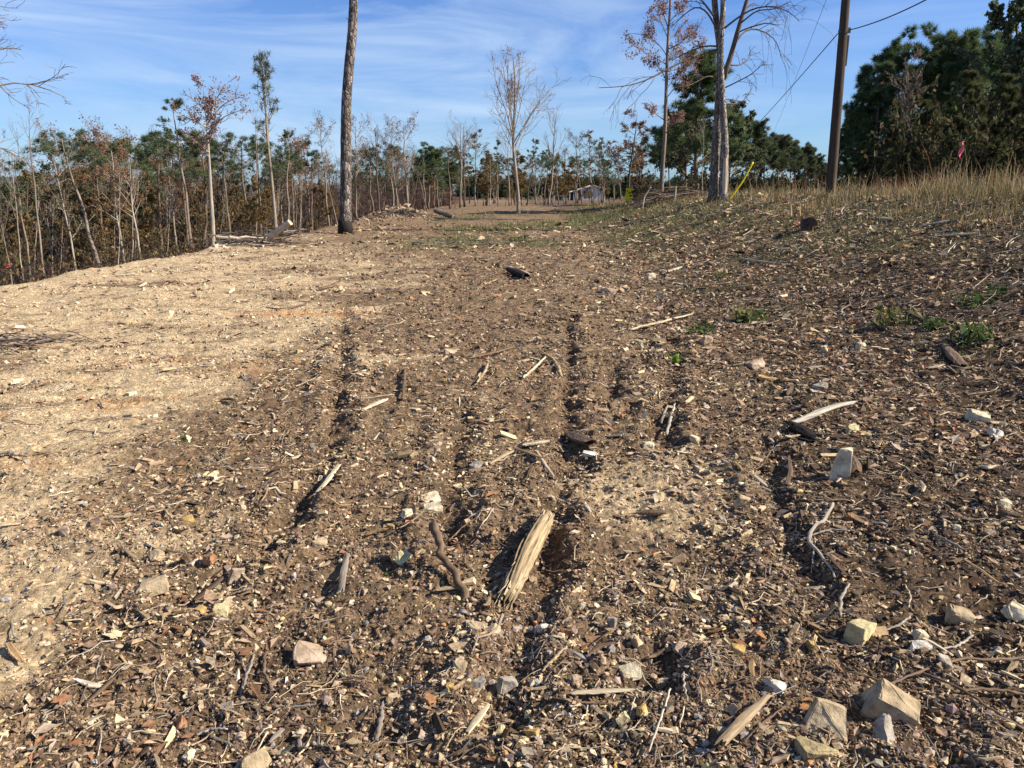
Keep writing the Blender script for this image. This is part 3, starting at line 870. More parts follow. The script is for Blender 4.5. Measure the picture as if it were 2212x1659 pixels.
GREY = (.27, .22, .18); PALE = (.40, .345, .285); BROWN = (.20, .145, .105); DARK = (.12, .09, .07)
WL = 'trees of the wood below the left edge'
WM = 'trees along the far left edge of the clearing'
WH = 'trees behind the white house'
WP = 'pines in the row behind the utility pole'
WR = 'trees of the dark wood on the right'
for a in [
    # kind, name, edge px,py, top px,py, depth, bark, label, group
    ('bare3', 'bare_tree', 94, 590, 60, 234, 21, GREY, 'tall bare forked tree standing alone near the left picture edge', WL),
    ('thinpine2', 'pine_tree', 70, 590, 42, 350, 24, GREY, 'thin ragged pine just left of the tall bare forked tree', WL),
    ('bare3', 'bare_tree', 53, 595, 36, 380, 20, PALE, 'crooked pale bare sapling at the far left of the edge', WL),
    ('bare3', 'bare_tree', 20, 600, -18, 420, 19, GREY, 'thin grey sapling leaning left by the red flagging', WL),
    ('oak2', 'oak_tree', 118, 585, 95, 385, 28, GREY, 'low olive leaved tree right of the tall bare forked tree', WL),
    ('oak2', 'oak_tree', 164, 575, 117, 340, 26, PALE, 'thin olive leaved tree leaning left below the flat topped pine', WL),
    ('pine4', 'pine_tree', 213, 572, 148, 296, 25, GREY, 'slender leaning pine with small flat crown above the wood at left', WL),
    ('pine1', 'pine_tree', 232, 565, 199, 312, 34, BROWN, 'dark pointed pine right of the slender leaning flat topped pine', WL),
    ('oak3', 'oak_tree', 271, 558, 246, 322, 27, PALE, 'pale trunked tree with olive and rust leaves, left of the cleared edge pines', WL),
    ('pine3', 'pine_tree', 290, 555, 276, 300, 38, BROWN, 'bushy pine standing behind the pale rusty leaved tree', WL),
    ('oak3', 'oak_tree', 306, 556, 283, 330, 25, PALE, 'pale slender tree with orange brown leaves in the left wood', WL),
    ('pine2', 'pine_tree', 330, 550, 312, 291, 40, BROWN, 'narrow dark pine rising behind the orange leaved pale tree', WL),
    ('pine1', 'pine_tree', 350, 546, 340, 305, 36, BROWN, 'full dark pine left of the tall feathery pine', WL),
    ('oak3', 'oak_tree', 385, 541, 360, 345, 30, GREY, 'short rusty leaved tree under the full dark pine', WL),
    ('thinpine2', 'pine_tree', 420, 537, 383, 215, 30, GREY, 'tall feathery pine just left of the white barked tree', WL),
    ('pine1', 'pine_tree', 405, 538, 390, 290, 42, BROWN, 'broad dark pine behind the tall feathery pine', WL),
    ('pine3', 'pine_tree', 440, 534, 428, 286, 40, BROWN, 'bushy pine directly behind the white barked tree', WL),
    ('bare3', 'bare_tree', 470, 530, 482, 448, 27, PALE, 'short pale sapling leaning right beside the white barked tree', WL),
    ('pine2', 'pine_tree', 500, 520, 487, 315, 38, BROWN, 'dark thin crowned pine just right of the white barked tree', WL),
    ('pine4', 'pine_tree', 540, 512, 522, 302, 36, BROWN, 'dark round topped pine left of the lone needle thin pine', WL),
    ('bare3', 'bare_tree', 552, 512, 545, 252, 33, GREY, 'thin bare spire between the white barked tree and needle thin pine', WL),
    ('pine1', 'pine_tree', 562, 510, 556, 303, 40, BROWN, 'dark pine directly left of the lone needle thin pine', WL),
    ('thinpine2', 'pine_tree', 622, 510, 610, 283, 36, GREY, 'open crowned pine above the brush pile', WL),
    ('pine2', 'pine_tree', 634, 505, 623, 333, 45, BROWN, 'short dense pine right of the open crowned pine', WL),
    ('pine2', 'pine_tree', 672, 500, 665, 328, 46, BROWN, 'small round pine halfway from brush pile to great pine trunk', WL),
    ('fuzzy', 'bare_tree', 712, 498, 690, 272, 42, GREY, 'mauve twigged tree left of the great pine trunk', WL),
    ('bare3', 'bare_tree', 732, 497, 706, 380, 38, PALE, 'pale leaning bare trunk touching the great pine trunk', WL),
    ('fuzzy', 'bare_tree', 772, 490, 768, 264, 48, GREY, 'mauve twigged tree just right of the great pine trunk', WM),
    ('pine3', 'pine_tree', 806, 480, 802, 318, 56, BROWN, 'low spreading pine right of the great pine trunk', WM),
    ('bare1', 'bare_tree', 820, 477, 818, 274, 55, DARK, 'dark bare tree with upright spire right of the spreading pine', WM),
    ('fuzzy', 'bare_tree', 850, 470, 846, 290, 62, GREY, 'mauve twigged tree next to the dark bare spire', WM),
    ('fuzzy', 'bare_tree', 878, 465, 872, 268, 64, GREY, 'tall pale fuzzy tree behind the dirt mound', WM),
    ('pine1', 'pine_tree', 858, 468, 852, 322, 70, BROWN, 'pine half hidden by the fuzzy trees behind the mound', WM),
    ('lush2', 'pine_tree', 926, 450, 924, 325, 85, BROWN, 'round green pine above the dirt mound', WM),
    ('lush2', 'pine_tree', 974, 448, 972, 355, 90, BROWN, 'small dark round pine right of the dirt mound', WM),
    ('bare1', 'bare_tree', 994, 446, 990, 262, 72, GREY, 'bare pale tree right of the small round pine', WM),
    ('bare1', 'bare_tree', 1004, 444, 1008, 274, 74, DARK, 'dark bare tree close to its pale twin beyond the mound', WM),
    ('oak2', 'oak_tree', 1028, 441, 1030, 297, 80, GREY, 'olive crowned tree between the bare pair and white sapling group', WM),
    ('oak2', 'oak_tree', 1060, 441, 1060, 345, 80, PALE, 'low white trunked tree left of the many stemmed tree', WM),
    ('thinpine', 'pine_tree', 1076, 440, 1074, 300, 90, GREY, 'narrow pine close left of the many stemmed tree', WM),
    ('bare1', 'bare_tree', 1101, 439, 1100, 300, 85, GREY, 'grey tree close behind the many stemmed tree', WM),
    ('thinpine2', 'pine_tree', 1138, 438, 1166, 304, 95, DARK, 'pine leaning hard to the right beside the many stemmed tree', WM),
    ('fuzzy', 'bare_tree', 1128, 438, 1128, 350, 110, GREY, 'low grey tree below the leaning pine', WM),
    ('oak2', 'oak_tree', 1158, 437, 1157, 352, 100, GREY, 'small olive tree between leaning pine and slim bare tree', WM),
    ('bare2', 'bare_tree', 1186, 434, 1205, 250, 80, GREY, 'slim bare tree forking high, left of the white house', WM),
    ('oak2', 'oak_tree', 1194, 434, 1194, 358, 120, GREY, 'small olive tree at the foot of the slim bare tree', WM),
    ('fuzzy', 'bare_tree', 1222, 433, 1220, 328, 130, GREY, 'short grey tree at the left end of the house porch', WH),
    ('fuzzy', 'bare_tree', 1248, 430, 1244, 296, 140, DARK, 'tall twiggy tree rising over the house porch', WH),
    ('oak2', 'oak_tree', 1278, 420, 1272, 298, 130, GREY, 'tall thin leaved tree rising over the house gable', WH),
    ('oak2', 'oak_tree', 1300, 420, 1300, 312, 135, DARK, 'thin leaved tree at the right corner of the house', WH),
    ('oak1', 'oak_tree', 1355, 425, 1377, 242, 66, DARK, 'rust leaved oak behind the yellow sign, right of the house', WH),
    ('oak2', 'oak_tree', 1385, 425, 1386, 330, 100, DARK, 'dark olive tree right of the rust leaved oak', WH),
    ('rowpine', 'pine_tree', 1445, 420, 1442, 285, 95, BROWN, 'bushy dark pine behind the tall brown leaved tree', None),
    ('lush', 'pine_tree', 1502, 430, 1512, 113, 52, BROWN, 'big green pine behind the twin trunked tree', None),
    ('greyleaf', 'leafy_tree', 1480, 430, 1478, 228, 62, BROWN, 'olive green tree left of the big green pine', None),
    ('bare3', 'dead_tree', 1518, 430, 1526, 268, 48, PALE, 'pale dead pole trunk close left of the twin trunks', None),
    ('greyleaf', 'leafy_tree', 1572, 420, 1575, 236, 70, BROWN, 'grey green tree seen behind the twin trunked tree', None),
    ('rowpine', 'pine_tree', 1624, 412, 1624, 272, 85, BROWN, 'tallest pine of the row, right of the yellow guy marker', WP),
    ('rowpine', 'pine_tree', 1652, 412, 1654, 304, 95, BROWN, 'second pine of the row, just right of its tallest', WP),
    ('rowpine', 'pine_tree', 1682, 412, 1684, 303, 105, BROWN, 'pine at the middle of the row between twin trunks and pole', WP),
    ('rowpine', 'pine_tree', 1708, 412, 1708, 312, 115, BROWN, 'pine of the row with sky showing between trunks', WP),
    ('rowpine', 'pine_tree', 1736, 412, 1738, 323, 125, BROWN, 'third pine of the row from the utility pole', WP),
    ('rowpine', 'pine_tree', 1760, 412, 1761, 343, 135, BROWN, 'second pine of the row from the utility pole', WP),
    ('rowpine', 'pine_tree', 1780, 412, 1781, 358, 145, BROWN, 'lowest pine of the row, touching the utility pole', WP),
    ('lush', 'pine_tree', 1826, 410, 1822, 278, 62, BROWN, 'lowest dark pine just right of the utility pole', WR),
    ('lush', 'pine_tree', 1850, 410, 1848, 238, 58, BROWN, 'second dark pine right of the utility pole', WR),
    ('lush2', 'pine_tree', 1880, 410, 1876, 190, 55, BROWN, 'third dark pine right of the utility pole', WR),
    ('lush', 'pine_tree', 1905, 410, 1898, 140, 52, BROWN, 'dark pine left of the brown twiggy tree', WR),
    ('lush2', 'pine_tree', 1955, 410, 1950, 110, 54, BROWN, 'tall dark pine behind the brown twiggy tree', WR),
    ('twiggy', 'bare_tree', 1962, 410, 1958, 136, 46, GREY, 'brown twiggy bare tree in front of the dark pines', WR),
    ('lush2', 'pine_tree', 2030, 410, 2022, 98, 52, BROWN, 'tall dark pine right of the brown twiggy tree', WR),
    ('lush', 'pine_tree', 2088, 410, 2078, 74, 50, BROWN, 'tallest pointed pine above the pink ribbon', WR),
    ('lush2', 'pine_tree', 2136, 410, 2126, 104, 52, BROWN, 'dark pine between the pointed pine and pale leafy tree', WR),
    ('greyleaf', 'leafy_tree', 2200, 410, 2186, 2, 44, BROWN, 'pale grey green leafy tree at the top right', WR),
    ('lush', 'pine_tree', 1990, 410, 1986, 150, 60, BROWN, 'dark pine filling the gap right behind the brown twiggy tree', WR),
    ('lush2', 'pine_tree', 2056, 410, 2050, 130, 60, BROWN, 'dark pine filling the gap left of the pointed pine', WR),
    ('lush', 'pine_tree', 2112, 410, 2106, 130, 60, BROWN, 'dark pine filling the gap right of the pointed pine', WR),
    ('lush2', 'pine_tree', 2160, 410, 2154, 120, 58, BROWN, 'dark pine close behind the pale leafy tree', WR),
    ('lush3', 'cedar_tree', 1870, 410, 1866, 310, 46, BROWN, 'shortest olive cedar at the left end of the right wood', WR),
    ('lush3', 'cedar_tree', 2010, 410, 2004, 225, 42, BROWN, 'low olive cedar in front of the dark pines', WR),
    ('lush3', 'cedar_tree', 2094, 410, 2090, 165, 40, BROWN, 'broad olive cedar right behind the pink ribbon', WR),
    ('lush3', 'cedar_tree', 2176, 412, 2170, 172, 38, BROWN, 'olive cedar below the pale leafy tree', WR),
    ('lush3', 'cedar_tree', 1930, 410, 1926, 262, 44, BROWN, 'short dark cedar below the brown twiggy tree', WR),
    ('lush3', 'cedar_tree', 2240, 412, 2240, 150, 36, BROWN, 'olive cedar cut by the right picture edge', WR),
]:
    tree(a[0], a[1], *a[2:9], group=a[9]) if False else tree(a[0], a[1], a[2], a[3], a[4], a[5], a[6], a[7], a[8], 'tree', a[9])


TL = [(94, 'tall bare forked tree'), (148, 'slender flat topped pine'), (199, 'dark pointed pine'), (250, 'pale rusty leaved tree'), (312, 'narrow dark pine'), (383, 'tall feathery pine'), (461, 'white barked tree'), (590, 'lone needle thin pine'),
      (665, 'small round pine'), (748, 'great pine trunk'), (818, 'dark bare spire'), (872, 'tall pale fuzzy tree'), (924, 'round green pine'), (1000, 'bare pair beyond the mound'), (1114, 'many stemmed tree'), (1205, 'slim bare tree'), (1272, 'white house'), (1377, 'rust leaved oak')]


def fill_trees():
    used = set(); rng = random.Random(3); cnt = 0; tries = 0
    spec = [('bare3', 'bare_tree', 'thin grey bare sapling', GREY), ('bare3', 'bare_tree', 'thin pale bare sapling', PALE), ('bare1', 'bare_tree', 'dark twiggy bare tree', DARK), ('oak2', 'oak_tree', 'small olive leaved tree', GREY), ('oak3', 'oak_tree', 'small rusty leaved tree', BROWN),
            ('bushy', 'leafy_tree', 'bushy olive brown tree', BROWN), ('bushy', 'leafy_tree', 'low rounded brown tree', BROWN), ('thinpine2', 'pine_tree', 'ragged thin pine', GREY), ('pine3', 'pine_tree', 'bushy background pine', BROWN), ('pine1', 'pine_tree', 'full crowned background pine', BROWN), ('pine4', 'pine_tree', 'flat topped background pine', BROWN), ('fuzzy', 'bare_tree', 'mauve twigged background tree', GREY)]
    while cnt < 190 and tries < 6000:
        tries += 1
        px = rng.uniform(0, 740) if cnt < 100 else rng.uniform(760, 1420)
        kind, nm, word, bark = rng.choice(spec)
        if px > 760 and kind in ('oak3',): continue
        if px < 740 and kind in ('pine1', 'pine3', 'pine4') and rng.random() < .75: continue
        q = min(TL, key=lambda t: abs(t[0] - px)); dx = px - q[0]
        how = 'close ' if abs(dx) < 14 else ''
        lab = f"{word} {how}{'right' if dx > 0 else 'left'} of the {q[1]}"
        if lab in used: continue
        used.add(lab); cnt += 1
        thin = kind == 'bare3'
        if px < 740:
            d = rng.uniform(20, 34) if thin else rng.uniform(38, 62)
            pt = rng.uniform(360, 470) if thin else rng.uniform(300, 372) + (30 if px < 130 else 0)
            d += px * .015
            if kind == 'bushy': pt = rng.uniform(385, 430); d = rng.uniform(26, 50)
        else:
            d = rng.uniform(75, 150) if px > 1000 else rng.uniform(60, 120); pt = rng.uniform(318, 392) if not thin else rng.uniform(340, 400)
        pe = 430 if px > 850 else 560
        tree(kind, nm, px, pe, px + rng.uniform(-14, 14), pt, d, bark, lab, 'tree', WL if px < 740 else WM)


fill_trees()


def px_line(pts, d):
    return np.array([place(px, d, py) for px, py in pts])


def smooth_line(P, n):
    P = np.asarray(P, float)
    s = np.concatenate([[0], np.cumsum(np.linalg.norm(np.diff(P, axis=0), axis=1))]); s /= s[-1]
    t = np.linspace(0, 1, n)
    Q = np.stack([np.interp(t, s, P[:, i]) for i in range(P.shape[1])], -1)
    for _ in range(2):
        Q[1:-1] = (Q[:-2] + 2 * Q[1:-1] + Q[2:]) / 4
    return Q


# plated pine bark
def plate_bark(name='plated_bark', sc=11, cols=None):
    m, nt, out = newmat(name)
    tc = N(nt, 'ShaderNodeTexCoord'); P = tc.outputs['Object']
    mp = N(nt, 'ShaderNodeMapping'); mp.inputs['Scale'].default_value = (1, 1, .42); nt.links.new(P, mp.inputs[0])
    nz = N(nt, 'ShaderNodeTexNoise'); nz.inputs['Scale'].default_value = 6; nt.links.new(mp.outputs[0], nz.inputs['Vector'])
    wv = mixc(nt, .12, mp.outputs[0], nz.outputs['Color'])
    vo = N(nt, 'ShaderNodeTexVoronoi', feature='DISTANCE_TO_EDGE'); vo.inputs['Scale'].default_value = sc; nt.links.new(wv, vo.inputs['Vector'])
    vc = N(nt, 'ShaderNodeTexVoronoi'); vc.inputs['Scale'].default_value = sc; nt.links.new(wv, vc.inputs['Vector'])
    sp = N(nt, 'ShaderNodeSeparateColor'); nt.links.new(vc.outputs['Color'], sp.inputs[0])
    plates = ramp(nt, sp.outputs[0], cols or [(0, (.09, .074, .064)), (.5, (.18, .148, .128)), (1, (.34, .29, .255))])
    crack = ramp(nt, vo.outputs[0], [(.0, (.22,) * 3), (.10, (1,) * 3)])
    c = mixc(nt, 1.0, plates, crack, 'MULTIPLY')
    hh = ramp(nt, vo.outputs[0], [(0, (0,) * 3), (.2, (1,) * 3)])
    finish(nt, out, c, .95, bump=hh, bstr=1, bdist=.03, spec=.1)
    return m


M['plate_bark'] = plate_bark()


def rough_trunk(mb, line, rad, sides, amp, rng, seed):
    line = np.asarray(line); n = len(line)
    m2 = MB(); V = sweep(m2, line[None], rad[None], sides, WHITE)
    V = V[0]
    a = np.arange(sides) / sides * 6.283
    A, I = np.meshgrid(a, np.arange(n))
    s = np.concatenate([[0], np.cumsum(np.linalg.norm(np.diff(line, axis=0), axis=1))])
    S = s[I]
    k = 1 + amp * (pn(np.cos(A) * 4 + 9, S * 2.2 + np.sin(A) * 4, seed) + .7 * pn(np.cos(A) * 9, S * 6 + np.sin(A) * 9, seed + 1))
    V = line[:, None] + (V - line[:, None]) * k[..., None]
    mb.add(V.reshape(-1, 3), m2.f, WHITE)


def great_pine():
    d = 33.0
    b = base_for(746, 497, d)
    pts = [(746, 497), (747, 400), (747, 300), (748, 226), (754, 139), (761, 70), (764, 0), (766, -120), (768, -300), (767, -480)]
    L = smooth_line(px_line(pts, d), 90); L[0, 2] = b[2] - .15
    t = np.linspace(0, 1, 90)
    rad = .245 - .13 * t + .07 * np.exp(-t / .02)
    root = empty('pine_tree', tuple(L[0]), 'great plated pine trunk rising out of the picture on the left edge', 'tree')
    L = L - L[0]
    mb = MB(); rough_trunk(mb, L, rad, 24, .07, RNG, 71)
    rng = np.random.default_rng(5)
    mb2, cr = mb, MB()
    P = L[None]; Rr = rad[None]
    P1, R1 = spawn(P, Rr, 26, .66, .99, (65, 14), .13, 6, .12, .1, rng, .3, .5)
    sweep(mb2, P1, np.maximum(R1, .02), 5, WHITE)
    P2, R2 = spawn(P1, R1, 4, .35, 1, (42, 14), .42, 4, .15, .1, rng, .6)
    sweep(mb2, P2, np.maximum(R2, .01), 3, WHITE)
    # dead snags low on the stem
    Ps, Rs = spawn(P, Rr, 5, .2, .55, (80, 10), .025, 4, .15, 0, rng, .12, .2)
    sweep(mb2, Ps, np.maximum(Rs, .008), 4, WHITE)
    mb.build('trunk', M['plate_bark'], root, True)
    mb = MB(); rough_trunk(mb, L[:3] + np.array([0, 0, .02]), rad[:3] * 1.06, 24, .05, rng, 71)
    mb.build('charred_foot', M['bark'], root, True, (.03, .025, .022))
    C = np.concatenate([P1[:, -1], P2[:, -1], P2[:, -2]]); Dr = unit(C - P[0, 60][None])
    needles(cr, C, Dr, 30, .35, .05, PINE, rng)
    cr.build('crown', M['needle'], root)


great_pine()


def white_tree():
    d = 27.0
    L = smooth_line(px_line([(461, 545), (460, 500), (456, 430), (452, 351), (449, 300), (446, 262), (441, 215), (438, 170)], d), 26)
    L[0, 2] = float(T(np.array(L[0, 0]), np.array(d))) - .1
    t = np.linspace(0, 1, 26); rad = .085 * (1 - t) ** 1.05 + .006
    root = empty('oak_tree', tuple(L[0]), 'white barked tree with sparse red leaves spreading above the left wood', 'tree', WL)
    o0 = L[0].copy(); L = L - o0
    tr, cr = MB(), MB(); rng = np.random.default_rng(8)
    rough_trunk(tr, L, rad, 10, .06, rng, 75)
    hand = [[(449, 290), (470, 262), (500, 245), (540, 237)], [(447, 275), (425, 262), (404, 250), (390, 240)], [(446, 262), (462, 225), (478, 195), (492, 178)],
            [(447, 270), (480, 230), (515, 212), (545, 213)], [(444, 240), (425, 215), (408, 205)], [(450, 310), (470, 275), (478, 250), (482, 215)], [(452, 330), (430, 305), (418, 290)]]
    P1 = np.stack([smooth_line(px_line(h, d + rng.uniform(-.6, .6)), 7) - o0 for h in hand])
    for i in range(len(P1)): P1[i, :, 1] += np.linspace(0, rng.uniform(-1, 1), 7)
    R1 = np.repeat(np.linspace(.024, .008, 7)[None], len(P1), 0)
    ex, er = spawn(L[None], rad[None], 16, .55, .99, (50, 14), .14, 7, .14, .12, rng, .5, .5); P1 = np.concatenate([P1, ex]); R1 = np.concatenate([R1, np.clip(er, .006, .02)])
    sweep(tr, P1, R1, 5, WHITE)
    P2, R2 = spawn(P1, R1, 8, .3, 1, (42, 14), .4, 5, .16, .08, rng, .7)
    sweep(tr, P2, np.maximum(R2, .007), 4, WHITE)
    P3, R3 = spawn(P2, R2, 4, .2, 1, (40, 14), .5, 4, .16, .05, rng, .7)
    sweep(tr, P3, R3 * 0 + .005, 3, WHITE)
    tr.build('trunk', M['bark'], root, True, (.36, .31, .255))
    C = P3[:, 1:].reshape(-1, 3); C = C[rng.integers(0, len(C), 1700)] + rng.normal(0, .09, (1700, 3))
    g = pn(C[:, 0] * 1.5, C[:, 2] * 1.5, 77); C = C[g > -.12]
    leaf_cards(cr, C, np.full(len(C), .085), pal(len(C), [(.26, .12, .10), (.32, .16, .12), (.22, .11, .09)], None, .2), 0, .6)
    cr.build('crown', M['leaf'], root)


white_tree()


def custom_tree(name, label, d, trunk, r0, rtop, hand, bark, seed, k2=6, k3=4, fine=.006, leaves=0, lcol=None, lsize=.12, rb=.03, group=None, droop=0., spread=1.0, up=.08, crownlen=.4, smat='bark', ysp=1.5, dy=0):
    L = smooth_line(px_line(trunk, d), 40)
    L[0, 2] = float(T(np.array(L[0, 0]), np.array(float(d)))) - .1
    t = np.linspace(0, 1, 40); rad = (r0 - rtop) * (1 - t) ** .8 + rtop + r0 * .4 * np.exp(-t / .02)
    root = empty(name, tuple(L[0]), label, 'tree', group)
    o0 = L[0].copy(); L = L - o0; rng = np.random.default_rng(seed)
    tr, cr = MB(), MB()
    rough_trunk(tr, L, rad, 14, .06, rng, seed)
    if hand:
        P1 = np.stack([smooth_line(px_line(h, d), 9) - o0 for h in hand])
        for i in range(len(P1)): P1[i, :, 1] += np.linspace(0, rng.uniform(-ysp, ysp), 9)
        R1 = np.stack([np.linspace(rb * rng.uniform(.7, 1.2), .009, 9) for _ in hand])
    else:
        P1 = np.zeros((0, 9, 3)); R1 = np.zeros((0, 9))
    ex, er = spawn(L[None], rad[None], 8, .35, .97, (55, 15), crownlen * .35, 9, .14, up, rng, .3, .4)
    P1 = np.concatenate([P1, ex]); R1 = np.concatenate([R1, np.minimum(er, rb)])
    sweep(tr, P1, R1, 6, WHITE)
    P2, R2 = spawn(P1, R1, k2, .25, 1, (45, 15), .42 * spread, 6, .18, up, rng, .65, .4, droop=droop)
    sweep(tr, P2, np.maximum(R2, fine), 4, WHITE)
    P3, R3 = spawn(P2, R2, k3, .2, 1, (42, 16), .5, 5, .18, up * .5, rng, .7, .4, droop=droop)
    sweep(tr, P3, R3 * 0 + fine * .75, 3, WHITE)
    tr.build('trunk', M[smat], root, True, bark)
    if leaves:
        C = np.concatenate([P3[:, 1:].reshape(-1, 3), P2[:, 2:].reshape(-1, 3)])
        C = C[rng.integers(0, len(C), leaves)] + rng.normal(0, .1, (leaves, 3))
        g = pn(C[:, 0] * .9, C[:, 2] * .9, seed + 3); C = C[g > -.35]
        leaf_cards(cr, C, np.full(len(C), lsize) * np.exp(rng.normal(0, .25, len(C))), pal(len(C), lcol, None, .22), 0, .6)
        cr.build('crown', M['leaf'], root)
    return root, L, o0


# many stemmed tree in the middle of the clearing
custom_tree('bare_tree', 'slim pale bare tree with many upright stems, alone mid clearing', 52, [(1120, 461), (1119, 420), (1114, 370), (1109, 320), (1108, 288), (1112, 230), (1112, 170), (1108, 118)], .125, .02,
            [[(1109, 310), (1135, 265), (1160, 222), (1198, 180)], [(1108, 300), (1095, 240), (1075, 200), (1066, 150)], [(1108, 290), (1104, 230), (1090, 170), (1084, 125)],
             [(1109, 290), (1122, 240), (1132, 190), (1140, 150)], [(1110, 320), (1145, 250), (1170, 215), (1182, 195)], [(1109, 300), (1088, 265), (1072, 240), (1062, 215)], [(1111, 330), (1090, 290), (1078, 262)],
             [(1109, 290), (1116, 220), (1124, 170), (1122, 130)], [(1112, 340), (1130, 290), (1150, 262), (1172, 236)], [(1108, 285), (1098, 220), (1096, 160), (1098, 120)]],
            (.33, .27, .22), 31, 9, 5, .009, 380, [(.30, .21, .18), (.36, .26, .21)], .10, .045, up=.16)
# needle thin pine by the brush pile
def thin_pine():
    d = 30.0
    L = smooth_line(px_line([(597, 513), (590, 420), (583, 350), (578, 300), (573, 225), (568, 180), (566, 142)], d), 30)
    L[0, 2] = float(T(np.array(L[0, 0]), np.array(d))) - .1
    t = np.linspace(0, 1, 30); rad = .062 * (1 - t) ** .7 + .012
    root = empty('pine_tree', tuple(L[0]), 'lone needle thin pine with narrow crown beside the brush pile', 'tree', WL)
    L = L - L[0]; tr, cr = MB(), MB(); rng = np.random.default_rng(9)
    rough_trunk(tr, L, rad, 8, .05, rng, 76)
    P1, R1 = spawn(L[None], rad[None], 34, .55, .99, (46, 10), .13, 6, .1, .22, rng, .5, .35)
    P0, R0 = spawn(L[None], rad[None], 7, .3, .55, (60, 12), .05, 5, .15, .1, rng, .3, .2)
    sweep(tr, P1, np.maximum(R1, .008), 4, WHITE); sweep(tr, P0, np.maximum(R0, .008), 4, WHITE)
    P2, R2 = spawn(P1, R1, 3, .4, 1, (35, 12), .4, 4, .14, .15, rng, .6)
    sweep(tr, P2, np.maximum(R2, .006), 3, WHITE)
    tr.build('trunk', M['bark'], root, True, (.30, .25, .2))
    C = np.concatenate([P1[:, -1], P1[:, -3], P2[:, -1], P0[:, -1]]); Dr = np.repeat(np.array([[0, 0, 1.]]), len(C), 0) * .5
    needles(cr, C, Dr, 10, .20, .022, [(.12, .14, .08), (.09, .115, .065), (.15, .16, .09)], rng)
    cr.build('crown', M['needle'], root)


thin_pine()
# tall brown leaved tree
custom_tree('oak_tree', 'tall slender oak hung with pinkish brown leaves left of the twin trunks', 45, [(1428, 408), (1431, 360), (1436, 300), (1438, 230), (1440, 160), (1442, 100), (1446, 40), (1450, -40), (1452, -110)], .125, .03,
            [[(1438, 170), (1420, 140), (1405, 125), (1395, 128)], [(1440, 120), (1425, 95), (1400, 75), (1362, 70)], [(1441, 90), (1460, 70), (1480, 60), (1496, 55)], [(1442, 80), (1425, 50), (1415, 25), (1400, 20)],
             [(1437, 200), (1455, 170), (1470, 150)], [(1436, 260), (1420, 250), (1404, 240), (1392, 236)], [(1439, 150), (1450, 120), (1470, 95)], [(1444, 50), (1465, 25), (1478, 5)], [(1437, 290), (1452, 262), (1462, 252)], [(1443, 60), (1430, 20), (1424, -10)]],
            (.23, .18, .145), 33, 8, 6, .007, 7500, [(.34, .20, .15), (.42, .27, .2), (.24, .14, .11), (.28, .14, .09)], .10, .034, crownlen=.6)


